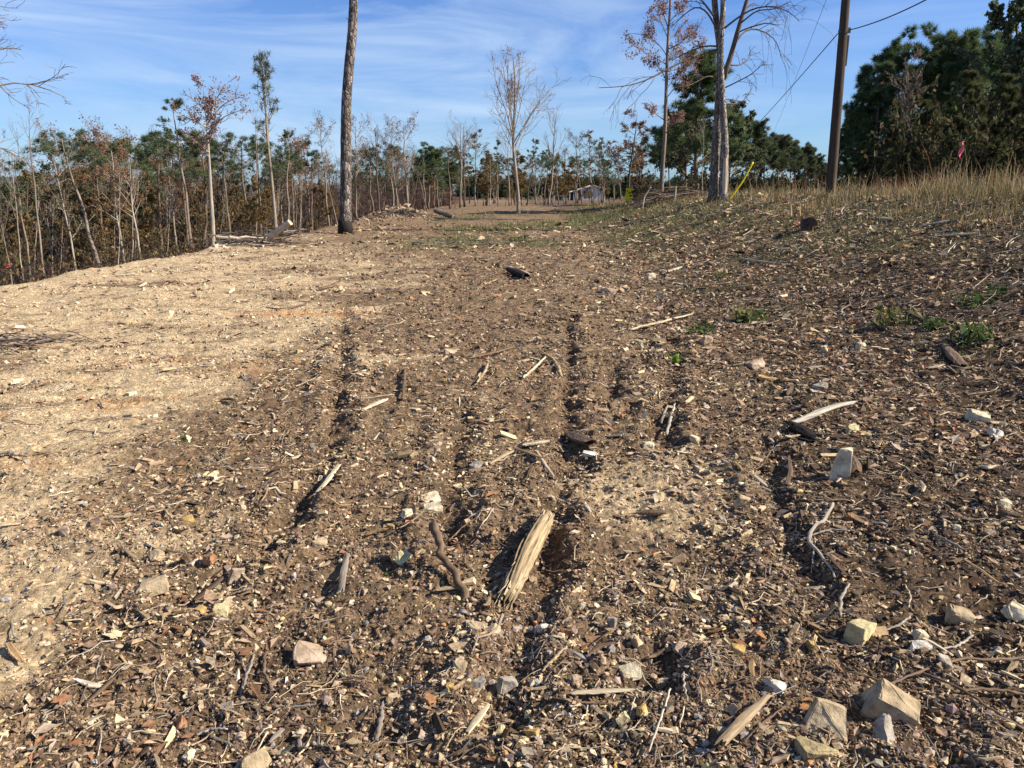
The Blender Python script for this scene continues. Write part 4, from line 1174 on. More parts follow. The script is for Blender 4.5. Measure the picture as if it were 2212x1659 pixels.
def twin_tree():
    d = 34.0
    root0 = base_for(1550, 434, d)
    root = empty('bare_tree', tuple(root0 - np.array([0, 0, .1])), 'large bare tree with two joined pale trunks and a stripped foot', 'tree')
    o0 = np.array(root.location)
    rng = np.random.default_rng(41)
    stems = [([(1540, 436), (1543, 380), (1548, 300), (1552, 230), (1556, 160), (1556, 110), (1548, 50), (1543, 0), (1538, -90), (1530, -200)], .215, .09, d + .25),
             ([(1562, 436), (1565, 380), (1566, 310), (1561, 230), (1557, 150), (1557, 90), (1561, 40), (1562, 0), (1566, -90), (1575, -200)], .185, .08, d - .1)]
    lines = []
    for pts, r0, r1, dd in stems:
        L = smooth_line(px_line(pts, dd), 70); L[0, 2] = o0[2] - .05
        t = np.linspace(0, 1, 70); rad = r0 + (r1 - r0) * t ** .8 + .09 * np.exp(-t / .012)
        L = L - o0
        mb = MB(); rough_trunk(mb, L, rad, 18, .08, rng, 81 + len(lines))
        mb.build('trunk', M['darkplates'] if not lines else M['paleplates'], root, True)
        lines.append((L, rad))
    mb = MB()
    hand = [[(1562, 170), (1580, 120), (1592, 70), (1608, 20), (1620, -20), (1640, -90)],          # right leader
            [(1548, 108), (1520, 112), (1495, 122), (1470, 138), (1440, 150), (1410, 170), (1370, 190), (1330, 197), (1285, 200)],
            [(1550, 100), (1525, 96), (1500, 104), (1480, 112), (1462, 122)],
            [(1547, 60), (1530, 20), (1510, 5), (1490, 20), (1460, 48)],
            [(1552, 170), (1525, 165), (1500, 180), (1470, 195)],
            [(1560, 65), (1590, 40), (1620, 22), (1660, 24), (1690, 42), (1700, 62)],
            [(1575, 140), (1605, 138), (1630, 120), (1642, 105)],
            [(1585, 100), (1612, 60), (1640, 52), (1672, 60), (1700, 72), (1716, 110)],
            [(1565, 190), (1590, 178), (1615, 165), (1640, 140)],
            [(1562, 214), (1590, 214), (1612, 216)],
            [(1600, 50), (1630, 25), (1660, 30), (1690, 15)],
            [(1565, 225), (1600, 225), (1620, 205), (1632, 185)],
            [(1546, 40), (1520, -10), (1480, -40)], [(1566, -20), (1600, -60), (1640, -80)]]
    P1 = [smooth_line(px_line(h, d), 12) - o0 for h in hand]
    for i in range(len(P1)): P1[i][:, 1] += np.linspace(0, [0, -1.5, 1, .8, -1, -1.4, 1.2, 1.6, -.8, .6, -1, .4, 1, -1][i], 12)
    P1 = np.stack(P1)
    R1 = np.stack([np.linspace(r, .012, 12) for r in [.15, .05, .04, .045, .035, .045, .04, .045, .03, .025, .035, .03, .05, .05]])
    R1[0] = np.linspace(.12, .06, 12)
    sweep(mb, P1, R1, 8, WHITE)
    P2, R2 = spawn(P1, R1, 7, .3, 1, (42, 15), .34, 7, .16, .0, rng, .5, .3, droop=.16)
    sweep(mb, P2, np.clip(R2, .008, .03), 5, WHITE)
    P3, R3 = spawn(P2, R2, 4, .25, 1, (40, 15), .6, 6, .15, -.02, rng, .6, .3, droop=.3)
    sweep(mb, P3, np.clip(R3, .005, .008), 3, WHITE)
    Pd, Rd = spawn(P1[5:8], R1[5:8], 5, .4, 1, (40, 12), .75, 9, .1, -.12, rng, .4, .2, droop=.28)
    sweep(mb, Pd, np.clip(Rd, .006, .012), 3, WHITE)
    mb.build('crown', M['bark'], root, True, (.15, .12, .10))
    # bare stripped wood at the foot of the right stem
    mb = MB()
    L, rad = lines[1]
    s = L[2:12]; rr = rad[2:12] * np.sin(np.linspace(.25, 2.9, 10)) ** .5
    A = np.radians(np.linspace(-128, -60, 7))
    V = s[:, None] + (rad[2:12] * 1.11)[:, None, None] * np.stack([np.cos(A * 1.0)[None] * np.sin(np.linspace(.4, 2.7, 10))[:, None] ** .4 * np.ones((10, 7)), np.sin(A)[None] * np.ones((10, 7)), np.zeros((10, 7))], -1)
    i = np.arange(9)[:, None] * 7; j = np.arange(6)[None]
    F = np.stack([i + j, i + j + 1, i + 8 + j, i + 7 + j], -1).reshape(-1, 4)
    mb.add(V.reshape(-1, 3), F)
    o = mb.build('stripped_patch', M['wood_v'], root, True, (.62, .50, .36))


M['twinbark'] = mat_obj('grey_scaly_bark', 11, (2.4, 2.4, .5), .25, 1, .05)
M['wood_v'] = mat_obj('bare_wood', 12, (3, 3, .25), .6, .5, .01)
M['darkplates'] = plate_bark('dark_scaly_bark', 16, [(0, (.13, .105, .09)), (.5, (.22, .18, .15)), (1, (.36, .31, .27))])
M['paleplates'] = plate_bark('pale_scaly_bark', 16, [(0, (.18, .15, .13)), (.5, (.30, .255, .215)), (1, (.48, .43, .37))])
twin_tree()


def edge_tree():
    # bare tree whose limbs reach in from the left
    d = 17.0
    root, L, o0 = custom_tree('bare_tree', 'bare tree beyond the left picture edge with thin limbs reaching in', d,
                              [(-150, 640), (-150, 450), (-140, 300), (-130, 150), (-120, 40), (-110, -60)], .12, .03,
                              [[(-135, 260), (-80, 190), (-30, 160), (20, 165), (66, 195)], [(-130, 200), (-70, 150), (-20, 105), (20, 95), (46, 118)], [(-130, 160), (-80, 100), (-30, 62), (5, 45), (40, 46)],
                               [(-125, 120), (-70, 60), (-25, 35), (8, 30), (40, 82)], [(-140, 330), (-80, 300), (-40, 310), (0, 335), (18, 362)], [(-135, 230), (-70, 160), (-20, 140), (10, 150), (44, 160)]],
                              (.24, .2, .17), 51, 8, 4, .006, rb=.028, droop=.1)


edge_tree()


# ------------------------------------------------------------------ undergrowth and far woods
def brush_field(name, label, xs, ys, n, hh, cols, leaf=0, lcols=None, lsize=.1, rfac=.0007, zoff=0, spread=.25, r0=.003):
    mb = MB(); rng = RNG
    x, y = xs, ys; m = len(x)
    z = T(x, y)
    h = hh * np.exp(rng.normal(0, .35, m))
    nn = 5; t = np.linspace(0, 1, nn)[None]
    a = rng.uniform(0, 6.28, m); ln = np.abs(rng.normal(0, spread, m))
    P = np.stack([x[:, None] + ln[:, None] * h[:, None] * t * np.cos(a)[:, None] + rng.normal(0, .03, (m, nn)) * h[:, None], y[:, None] + ln[:, None] * h[:, None] * t * np.sin(a)[:, None], z[:, None] - .1 + h[:, None] * t], -1)
    R = (r0 + rfac * y)[:, None] * np.linspace(1.2, .4, nn)[None]
    sweep(mb, P, R, 3, pal(m, cols, None, .25))
    P1, R1 = spawn(P, R, 6, .25, 1, (45, 18), .4, 4, .15, .05, rng, .7, .4)
    sweep(mb, P1, R1, 3, pal(len(P1), cols, None, .25))
    if leaf:
        C = P1[:, 1:].reshape(-1, 3); C = C[rng.integers(0, len(C), leaf)] + rng.normal(0, .12, (leaf, 3))
        leaf_cards(mb, C, (lsize * (.6 + C[:, 1] / 60)) * np.exp(rng.normal(0, .25, leaf)), pal(leaf, lcols, None, .3), 0, .6)
    return tag(mb.build(name, M['leaf']), label, 'undergrowth', kind='stuff')


TW = [(.20, .14, .10), (.14, .095, .07), (.28, .21, .16), (.10, .065, .05)]
n = 4200
y = 12 * (120 / 12) ** RNG.random(n); x = -10.2 - RNG.random(n) ** 1.2 * (10 + .55 * y)
hh = np.clip((.05 - .028 * np.abs(y - 30)) * 0 + (.35 - T(x, y)) * RNG.uniform(.25, .95, n), .25, 4.2)
brush_field('left_undergrowth', 'brown brush and leafless saplings below the left edge', x, y, n, hh, TW, 26000, [(.16, .10, .05), (.11, .075, .035), (.20, .13, .06), (.10, .09, .035)], .10, rfac=.0003, r0=.004)
n = 2400
y = RNG.uniform(44, 130, n); x = -9.5 - RNG.random(n) * 20
brush_field('edge_thicket', 'mauve brown thicket along the far left edge', x, y, n, 2.6, [(.20, .13, .11), (.26, .18, .14)], 5000, [(.18, .10, .07), (.13, .08, .05)], .13, rfac=.0003)
n = 700
y = RNG.uniform(34, 62, n); x = RNG.uniform(.42, 1.0, n) * y + 2
k = x > 17; x, y = x[k], y[k]; n = len(x)
brush_field('wood_undergrowth', 'dark bushes filling the foot of the right wood', x, y, n, 2.2, TW, 60000, [(.05, .06, .022), (.07, .075, .028), (.10, .07, .035)], .22)
n = 260
y = RNG.uniform(50, 110, n); x = RNG.uniform(.14, .42, n) * y + 1
brush_field('bank_thicket', 'brown thicket behind the twin trunked tree', x, y, n, 1.5, TW, 9000, [(.12, .09, .04), (.16, .10, .05), (.09, .08, .035)], .16)


def far_woods(name, label, specs, cols, trunks=True):
    mb = MB(); rng = np.random.default_rng(91)
    for x, y, h, w in specs:
        z = float(T(np.array(x), np.array(y)))
        q = int(60)
        tt = rng.random(q) ** .7
        rr = w * (1 - tt) * .9 + .25
        a = rng.uniform(0, 6.28, q)
        C = np.stack([x + rr * np.cos(a) * rng.random(q) ** .4, y + rr * np.sin(a) * rng.random(q) ** .4, z + h * (.12 + .88 * tt)], -1)
        needles(mb, C, np.repeat(np.array([[0, 0, .6]]), q, 0), 9, .9 + y * .003, .22 + y * .0012, cols, rng)
    return tag(mb.build(name, M['needle']), label, 'woods', kind='stuff')


rs = np.random.default_rng(77)
sp = []
for _ in range(330):
    y_ = rs.uniform(215, 290); x_ = rs.uniform(-170, 110)
    sp.append((x_, y_, rs.uniform(4.0, 6.5) * (y_ / 240), rs.uniform(1.5, 2.6)))
far_woods('far_pine_wood', 'dark green pine wood closing the far end of the clearing', sp, [(.045, .075, .035), (.06, .09, .04), (.035, .06, .03)])
sp = []
for _ in range(280):
    y_ = rs.uniform(40, 130); x_ = -13 - .2 * y_ - rs.random() * (6 + .5 * y_)
    sp.append((x_, y_, rs.uniform(3.5, 7.5), rs.uniform(1.2, 2.2)))
far_woods('hollow_woods', 'green and brown young wood in the hollow on the left', sp, [(.04, .075, .025), (.055, .09, .03), (.10, .07, .03), (.13, .08, .04), (.035, .06, .025)])


def hills():
    mb = MB(); nx, ny = 160, 24
    xs = np.linspace(-2600, 1500, nx); ys = np.linspace(900, 2200, ny)
    X, Y = np.meshgrid(xs, ys)
    ridge = np.sin(np.clip((Y - 900) / 1300, 0, 1) * math.pi) ** .7
    hgt = 24 + 26 * sm(-300, -1500, X) + 16 * pn(X / 420, Y / 600, 95) + 5 * pn(X / 120, Y / 200, 96)
    Z = -12 + ridge * hgt + 1.6 * pn(X / 14, Y / 14, 97)
    V = np.stack([X, Y, Z], -1).reshape(-1, 3)
    i = np.arange(ny - 1)[:, None] * nx; j = np.arange(nx - 1)[None]
    F = np.stack([i + j, i + j + 1, i + nx + j + 1, i + nx + j], -1).reshape(-1, 4)
    mb.add(V, F, (.10, .115, .12))
    tag(mb.build('hills', mat_col('hill_forest', 0, 1, .5, .05), None, True), 'low wooded hills on the horizon', 'hills', kind='structure')


hills()

# ------------------------------------------------------------------ built things
def bx(mb, c, s, rot=None, col=WHITE):
    v = CUBE * np.array(s)
    if rot is not None: v = v @ np.array(rot).T
    F = np.array([[0, 3, 2, 1], [4, 5, 6, 7], [0, 1, 5, 4], [1, 2, 6, 5], [2, 3, 7, 6], [3, 0, 4, 7]])
    mb.add(v + np.array(c), F, col)


M['siding'] = mat_obj('metal_siding', 1.2, (6, 6, .2), .85, .2, .01, .6)
M['roofmetal'] = mat_obj('roof_metal', 2, None, .9, .1, .01, .45)
M['darkmetal'] = mat_obj('dark_panel', 2, None, .85, .1, .01, .6)
M['fabric'] = mat_obj('plastic_film', 8, None, .9, .3, .004, .5)


def house():
    d = 200.0
    b = place(1281, d); x0 = place(1254.5, d)[0]; x1 = place(1307.5, d)[0]; w = x1 - x0; cx = (x0 + x1) / 2; z = b[2]
    root = empty('small_house', (cx, d, z), 'small white gabled house at the far end of the clearing', 'house')
    eave, peak, dep = 2.7, 3.65, 9.0
    mb = MB()
    V = np.array([[-w / 2, 0, -.2], [w / 2, 0, -.2], [w / 2, 0, eave], [0, 0, peak], [-w / 2, 0, eave]])
    V = np.concatenate([V, V + np.array([0, dep, 0])])
    mb.add(V, [np.array([[0, 1, 2, 3, 4]]), np.array([[9, 8, 7, 6, 5]]), np.array([[0, 5, 6, 1], [1, 6, 7, 2], [4, 9, 5, 0]])])
    mb.build('wall', M['siding'], root, color=(.52, .49, .45))
    mb = MB()
    th = .16
    for s in (-1, 1):
        e = np.array([s * (w / 2 + .4), 0, eave - .08 + .02]); p = np.array([0, 0, peak + .06])
        q = np.array([[e[0], -.4, e[2]], [p[0], -.4, p[2]], [p[0], dep + .4, p[2]], [e[0], dep + .4, e[2]]])
        q2 = q + np.array([0, 0, th])
        V = np.concatenate([q, q2])
        mb.add(V, np.array([[0, 1, 2, 3], [7, 6, 5, 4], [0, 4, 5, 1], [1, 5, 6, 2], [2, 6, 7, 3], [3, 7, 4, 0]]))
    mb.build('roof', M['roofmetal'], root, color=(.80, .80, .80))
    # open porch on the left
    px0 = place(1229, d)[0] - cx
    mb = MB()
    q = np.array([[px0, -.3, eave - .75], [-w / 2 - .42, -.3, eave - .12], [-w / 2 - .42, dep, eave - .12], [px0, dep, eave - .75]])
    mb.add(np.concatenate([q, q + np.array([0, 0, .14])]), np.array([[0, 1, 2, 3], [7, 6, 5, 4], [0, 4, 5, 1], [1, 5, 6, 2], [2, 6, 7, 3], [3, 7, 4, 0]]))
    mb.build('porch_roof', M['roofmetal'], root, color=(.8, .8, .8))
    for k in range(3):
        mb = MB(); xx = px0 + .2 + k * (-w / 2 - px0 - .6) / 2.4
        bx(mb, (xx, -.1, (eave - .8) / 2), (.15, .15, eave - .8))
        mb.build('porch_post', M['siding'], root, color=(.75, .74, .72))
    mb = MB(); bx(mb, ((px0 - w / 2) / 2, dep * .6, .9), (-w / 2 - px0 - .5, .2, 2.0)); mb.build('porch_screen', M['darkmetal'], root, color=(.10, .10, .11))


house()


def trailer():
    d = 192.0
    a, b = place(1197, d), place(1219, d); w = b[0] - a[0]; z = a[2]
    root = empty('utility_trailer', ((a[0] + b[0]) / 2, d, z), 'dark green box trailer with pale frame left of the house', 'trailer')
    mb = MB(); bx(mb, (0, 1, .62), (w - .24, 2.0, 1.1)); mb.build('body', M['darkmetal'], root, color=(.05, .11, .10))
    mb = MB()
    for s in (-1, 1): bx(mb, (s * (w / 2 - .1), -.02, .65), (.16, .14, 1.3))
    bx(mb, (.55 * w / 2, -.03, .62), (.14, .12, 1.1)); bx(mb, (0, -.02, 1.2), (w - .38, .12, .1))
    mb.build('frame', M['roofmetal'], root, color=(.7, .7, .7))


trailer()


def pole():
    d = 26.0
    b = base_for(1795, 406, d)
    root = empty('utility_pole', tuple(b), 'brown wooden utility pole on the grassy bank', 'utility pole')
    top = place(1836, d, -110); k = (top[0] - b[0]) / (top[2] - b[2])
    h = top[2] - b[2]
    n = 40; t = np.linspace(0, 1, n)
    L = np.stack([k * h * t, 0 * t, h * t - .3 * (1 - t)], -1); rad = .168 - .045 * t
    mb = MB(); V = MB()
    rough_trunk(mb, L, rad, 20, .02, RNG, 65)
    mb.build('pole_shaft', M['polewood'], root, True, (.080, .060, .046))
    wa = place(1822, d, 66) - b
    mb = MB()
    bx(mb, (wa[0] + .16, -.02, wa[2]), (.10, .07, .16)); mb.build('wire_clamp', M['darkmetal'], root, color=(.12, .12, .12)); mb = MB(); bx(mb, (wa[0] - .15, -.06, wa[2] - .05), (.06, .06, .12))
    mb.build('wire_clamp', M['darkmetal'], root, color=(.12, .12, .12))
    mb = MB(); bx(mb, (wa[0] + .155, -.05, wa[2] - .6), (.05, .06, .9)); mb.build('conduit', M['darkmetal'], root, color=(.10, .08, .07))
    # wires
    W = wa + b

    def wire(A, B, sag, r, label):
        t = np.linspace(0, 1, 60)[:, None]
        P = A + (B - A) * t; P[:, 2] -= sag * 4 * (t * (1 - t))[:, 0]
        o = MB(); sweep(o, (P - A)[None], np.full((1, 60), r), 6, WHITE)
        ob = o.build('power_line', M['darkmetal'], None, True, (.03, .03, .03)); ob.location = A
        tag(ob, label, 'power line', 'overhead wires at the utility pole')
    wire(W + np.array([.2, 0, .02]), place(2250, 16, -155), .25, .016, 'thick overhead wire rising from the pole to the upper right')
    wire(W + np.array([-.18, 0, -.1]), place(1560, 120, 335), .5, .016, 'overhead wire sloping from the pole down behind the twin trunked tree')
    wire(place(1790, 26.5, -14), place(1640, 140, 350), .6, .007, 'faint thin wire higher up between pole and twin trunked tree')


M['polewood'] = mat_obj('pole_wood', 16, (2, 2, .12), .5, .6, .01)
pole()


def guy_marker():
    d = 31.0
    A, B = place(1574, d, 424), place(1627, d, 350)
    A[2] = min(A[2], H1(A[0], A[1]) + .1)
    P = smooth_line(np.array([A, A * .5 + B * .5 + np.array([.05, 0, -.06]), B]), 16)
    mb = MB(); sweep(mb, (P - A)[None], np.full((1, 16), .034), 8, WHITE)
    o = mb.build('guy_marker', M['fabric'], None, True, (.80, .62, .02)); o.location = A
    tag(o, 'yellow plastic guy wire marker leaning right of the twin trunks', 'guy marker')


guy_marker()


def ribbon(px_top, py_top, py_rt, py_rb, py_base, d, color, label, stem_dx=-8, wid=.06):
    top = place(px_top, d, py_top)
    base = np.array([top[0] + stem_dx * TU / 1106 * d, d, float(T(np.array(top[0]), np.array(d))) - .05])
    root = empty('flagging_ribbon', tuple(base), label, 'flagging')
    P = smooth_line(np.array([base, (base + top) / 2 + np.array([.03, 0, 0]), top]), 10) - base
    mb = MB(); sweep(mb, P[None], np.linspace(.007, .003, 10)[None], 4, WHITE); mb.build('stem', M['stick'], root, True, (.2, .16, .1))
    a = place(px_top, d, py_rt) - base; b = place(px_top - 5, d, py_rb) - base
    n = 12; t = np.linspace(0, 1, n)
    c = a + (b - a) * t[:, None]; c[:, 0] += .03 * np.sin(t * 7); c[:, 1] += -.02 + .02 * np.sin(t * 9)
    off = np.stack([np.cos(t * 5) * wid * .5 * (.7 + .5 * t), np.sin(t * 5) * wid * .5, 0 * t], -1)
    V = np.stack([c - off, c + off], 1).reshape(-1, 3)
    i = np.arange(n - 1) * 2; F = np.stack([i, i + 1, i + 3, i + 2], -1)
    mb = MB(); mb.add(V, F); o = mb.build('ribbon', M['fabric'], root, True, color)
    s = o.modifiers.new('thick', 'SOLIDIFY'); s.thickness = .002


ribbon(2078, 278, 306, 345, 400, 17.5, (.85, .16, .22), 'pink ribbon hanging from a thin stem before the right wood', wid=.085)
ribbon(20, 566, 568, 578, 610, 17.0, (.75, .08, .10), 'small red ribbon on a stem at the left picture edge', 0, .09)


def yellow_sign():
    d = 62.0
    b = place(1357, d); z = b[2]
    root = empty('marker_sign', tuple(b), 'small yellow sign on a pale stake before the rust leaved oak', 'sign')
    top = place(1357, d, 408); h = top[2] - z
    mb = MB(); bx(mb, (0, 0, h / 2 - .1), (.16, .12, h + .2)); mb.build('stake', M['siding'], root, color=(.62, .55, .45))
    mb = MB(); bx(mb, (.05, -.075, h - .45), (.62, .02, .95), np.array(Matrix.Rotation(.12, 3, 'Y'))); mb.build('sign_panel', M['fabric'], root, color=(.85, .75, .02))


yellow_sign()

# ------------------------------------------------------------------ stones and dead wood lying on the strip
def stone_mesh(seed, dims, pts=16, boxy=.45):
    rng = np.random.default_rng(seed)
    bm = bmesh.new()
    v = rng.normal(size=(pts, 3)); v /= np.linalg.norm(v, axis=1, keepdims=True)
    v = np.sign(v) * np.abs(v) ** boxy
    v /= np.abs(v).max(0)
    for p in v * .5 * np.array(dims): bm.verts.new(p)
    r = bmesh.ops.convex_hull(bm, input=bm.verts)
    bmesh.ops.delete(bm, geom=[g for g in r['geom_interior'] if isinstance(g, bmesh.types.BMVert)], context='VERTS')
    bmesh.ops.dissolve_limit(bm, angle_limit=R_(16), verts=bm.verts, edges=bm.edges)
    bmesh.ops.bevel(bm, geom=list(bm.edges), offset=min(dims) * .045, segments=1, affect='EDGES', profile=.6)
    bmesh.ops.triangulate(bm, faces=[f for f in bm.faces if len(f.verts) > 4])
    bmesh.ops.subdivide_edges(bm, edges=[e for e in bm.edges if e.calc_length() > min(dims) * .25], cuts=2, use_grid_fill=True)
    for vv in bm.verts:
        k = min(dims) * .026
        vv.co += Vector((rng.normal(0, k), rng.normal(0, k), rng.normal(0, k)))
    me = bpy.data.meshes.new('stone'); bm.to_mesh(me); bm.free()
    a = me.attributes.new('col', 'FLOAT_COLOR', 'POINT')
    a.data.foreach_set('color', np.ones(len(me.vertices) * 4, np.float32))
    me.materials.append(M['stone'])
    return me


SC = {'tan': (.46, .36, .23), 'pale yellow': (.60, .51, .29), 'grey': (.36, .32, .27), 'rust brown': (.36, .19, .10), 'dark brown': (.17, .115, .08), 'pinkish': (.43, .325, .235),
      'white': (.68, .64, .56), 'ochre': (.48, .33, .13), 'cream': (.62, .54, .38), 'olive tan': (.38, .31, .17)}
def wedge_mesh(seed, dims, top=.6, shift=(.05, 0)):
    rng = np.random.default_rng(seed); bm = bmesh.new()
    P = []
    for z, k in ((-.5, 1), (.5, top)):
        for sx, sy in ((-.5, -.5), (.5, -.5), (.5, .5), (-.5, .5)):
            P.append((np.array([sx * k + (shift[0] if z > 0 else 0), sy * k + (shift[1] if z > 0 else 0), z + (rng.uniform(-.09, .09) if z > 0 else 0)]) + rng.normal(0, .03, 3)) * np.array(dims))
    for p in P: bm.verts.new(p)
    bmesh.ops.convex_hull(bm, input=bm.verts)
    bmesh.ops.dissolve_limit(bm, angle_limit=R_(6), verts=bm.verts, edges=bm.edges)
    bmesh.ops.bevel(bm, geom=list(bm.edges), offset=min(dims) * .05, segments=2, affect='EDGES', profile=.6)
    bmesh.ops.triangulate(bm, faces=bm.faces)
    for _ in range(2): bmesh.ops.subdivide_edges(bm, edges=[e for e in bm.edges if e.calc_length() > min(dims) * .2], cuts=1)
    bmesh.ops.triangulate(bm, faces=bm.faces)
    for vv in bm.verts:
        k = min(dims) * .014
        vv.co += Vector(rng.normal(0, k, 3))
    me = bpy.data.meshes.new('stone'); bm.to_mesh(me); bm.free()
    me.materials.append(M['stone'])
    return me


WEDGE = {'tall upright wedge': (.55, (.12, .05)), 'yellow cube': (.9, (0, 0)), 'largest blocky': (.75, (.08, .1)), 'cream brick': (.85, (0, 0)), 'square pale yellow': (.85, (0, 0)), 'long tan wedge': (.6, (.2, 0)), 'tan five sided': (.65, (0, .1))}
TAKEN = []   # (px, py, radius) of pieces already lying there
LAND = []


def stone(px, py, w, h, dep, colour, label, seed, rot=(0, 0, 0), sink=.18, boxy=.4, pts=16, group='stones lying on the strip', col=None, name='stone'):
    """w, h: seen size in 2212-wide pixels; dep: depth as a share of width"""
    p = at(px, py + h * .35)
    f = p[1] * CP - (p[2] - CZ) * SP
    m = f * TU / 1106
    wx, hz = w * m, h * m
    dims = (wx, max(wx * dep, .01), hz)
    wk = [k for k in WEDGE if label.startswith(k)]
    o = link(name, wedge_mesh(seed, dims, *WEDGE[wk[0]]) if wk else stone_mesh(seed, dims, pts, boxy), None, col or SC[colour])
    o.location = (p[0], p[1], H1(p[0], p[1]) + hz * (.5 - sink))
    o.rotation_euler = rot
    tag(o, label, 'stone', group)
    TAKEN.append((px, py, max(w, h) * .6))
    return o


def chunk(pts3, rad, sides, seed, name, label, cat, colour, mat='wood', flat=.55, rag=.35, group='dead wood lying on the strip', fibres=True, tint=None):
    """a broken piece of wood along a centre line, its own axis along X, with fibre ridges and ragged ends"""
    P = np.asarray(pts3, float)
    n = 22
    L = smooth_line(P, n)
    o0 = L[n // 2].copy(); axis = unit(L[-1] - L[0]); zz = np.array([0, 0, 1.])
    yv = unit(np.cross(zz, axis)); zv = np.cross(axis, yv)
    B = np.stack([axis, yv, zv], 1)
    Q = (L - o0) @ B
    rng = np.random.default_rng(seed)
    rad = np.interp(np.linspace(0, 1, n), np.linspace(0, 1, len(rad)), rad)
    if not fibres and rad.max() < .04:
        wv = np.linspace(0, 9, n) + seed
        Q[:, 1] += 1.1 * rad * pn(wv, wv * 0 + 1, 3); Q[:, 2] += .7 * rad * pn(wv, wv * 0 + 5, 4); rad = rad * (1 + .3 * pn(wv * 1.7, wv * 0 + 2, 5))
    a = np.arange(sides) / sides * 6.283
    prof = 1 + (.28 * np.abs(pn(np.cos(a) * 3.3 + seed, np.sin(a) * 3.3, seed)) if fibres else 0) + .12 * pn(np.cos(a) * 9, np.sin(a) * 9, seed + 1)
    A, I = np.meshgrid(np.arange(sides), np.arange(n))
    k = prof[A] * (1 + .10 * pn(I * .6 + seed, A * 1.3, seed + 2))
    V = np.zeros((n, sides, 3))
    rr = rad[:, None] * k
    V[:, :, 0] = Q[:, None, 0]; V[:, :, 1] = Q[:, None, 1] + rr * np.cos(a)[None]; V[:, :, 2] = Q[:, None, 2] + rr * np.sin(a)[None] * flat
    endj = rng.uniform(-1, 1, sides) * rad.max() * rag * 3
    endj2 = rng.uniform(-1, 1, sides) * rad.max() * rag * 3
    V[0, :, 0] += endj; V[-1, :, 0] += endj2
    c = np.clip(.75 + .5 * pn(np.cos(a) * 6 + 2, np.sin(a) * 6, seed + 4), .35, 1.15)[A]
    c = c * np.clip(1 + .25 * pn(I * .5, A * 2.1, seed + 9), .6, 1.3)
    i = (np.arange(n - 1) * sides)[:, None]; j = np.arange(sides)[None]; j2 = (j + 1) % sides
    F = np.stack([i + j, i + j2, i + sides + j2, i + sides + j], -1).reshape(-1, 4)
    mb = MB()
    mb.add(V.reshape(-1, 3), [F, np.arange(sides)[None, ::-1].copy(), ((n - 1) * sides + np.arange(sides))[None]], np.repeat(c.reshape(-1, 1), 3, 1))
    o = mb.build(name, M[mat], None, sides < 12 and not fibres, colour)
    o.matrix_world = Matrix(((B[0, 0], B[0, 1], B[0, 2], o0[0]), (B[1, 0], B[1, 1], B[1, 2], o0[1]), (B[2, 0], B[2, 1], B[2, 2], o0[2]), (0, 0, 0, 1)))
    tag(o, label, cat, group)
    return o


WC = {'pale': (.62, .52, .36), 'tan': (.46, .35, .22), 'grey': (.34, .29, .24), 'brown': (.22, .15, .10), 'dark': (.10, .07, .05), 'orange': (.50, .33, .17), 'bleached': (.56, .50, .42), 'black': (.035, .028, .024)}


def lying(pix, wpx, colour, label, seed, name='stick', cat='stick', mat='stick', sides=8, flat=.8, lift=.3, taper=(1, 1, .7), rag=.3, fibres=False, raise_=None):
    P = []
    for i, (a, b) in enumerate(pix):
        q = at(a, b); P.append(q)
    f = np.mean([p[1] * CP - (p[2] - CZ) * SP for p in P]); m = f * TU / 1106
    r = wpx * m / 2
    P = np.array(P)
    q = smooth_line(P, 9); hz_ = H(q[:, 0], q[:, 1]); fit = np.polyfit(np.linspace(0, 1, 9), hz_, 1)
    res = float(np.clip((hz_ - np.polyval(fit, np.linspace(0, 1, 9))).max(), 0, .05))
    P[:, 2] = np.polyval(fit, np.linspace(0, 1, len(P))) + .8 * res
    P[:, 2] += r * flat * (1 - lift) + .008
    if raise_ is not None: P[:, 2] += np.array(raise_)
    for a, b in pix: TAKEN.append((a, b, 14))
    return chunk(P, [r * t for t in taper], sides, seed, name, label, cat, WC[colour], mat, flat, rag, fibres=fibres)


# the rotten split log in the foreground
SUN_EL, SUN_AZ = R_(35), R_(97)      # azimuth clockwise from +Y
SUN_D = np.array([math.sin(SUN_AZ) * math.cos(SUN_EL), math.cos(SUN_AZ) * math.cos(SUN_EL), math.sin(SUN_EL)])


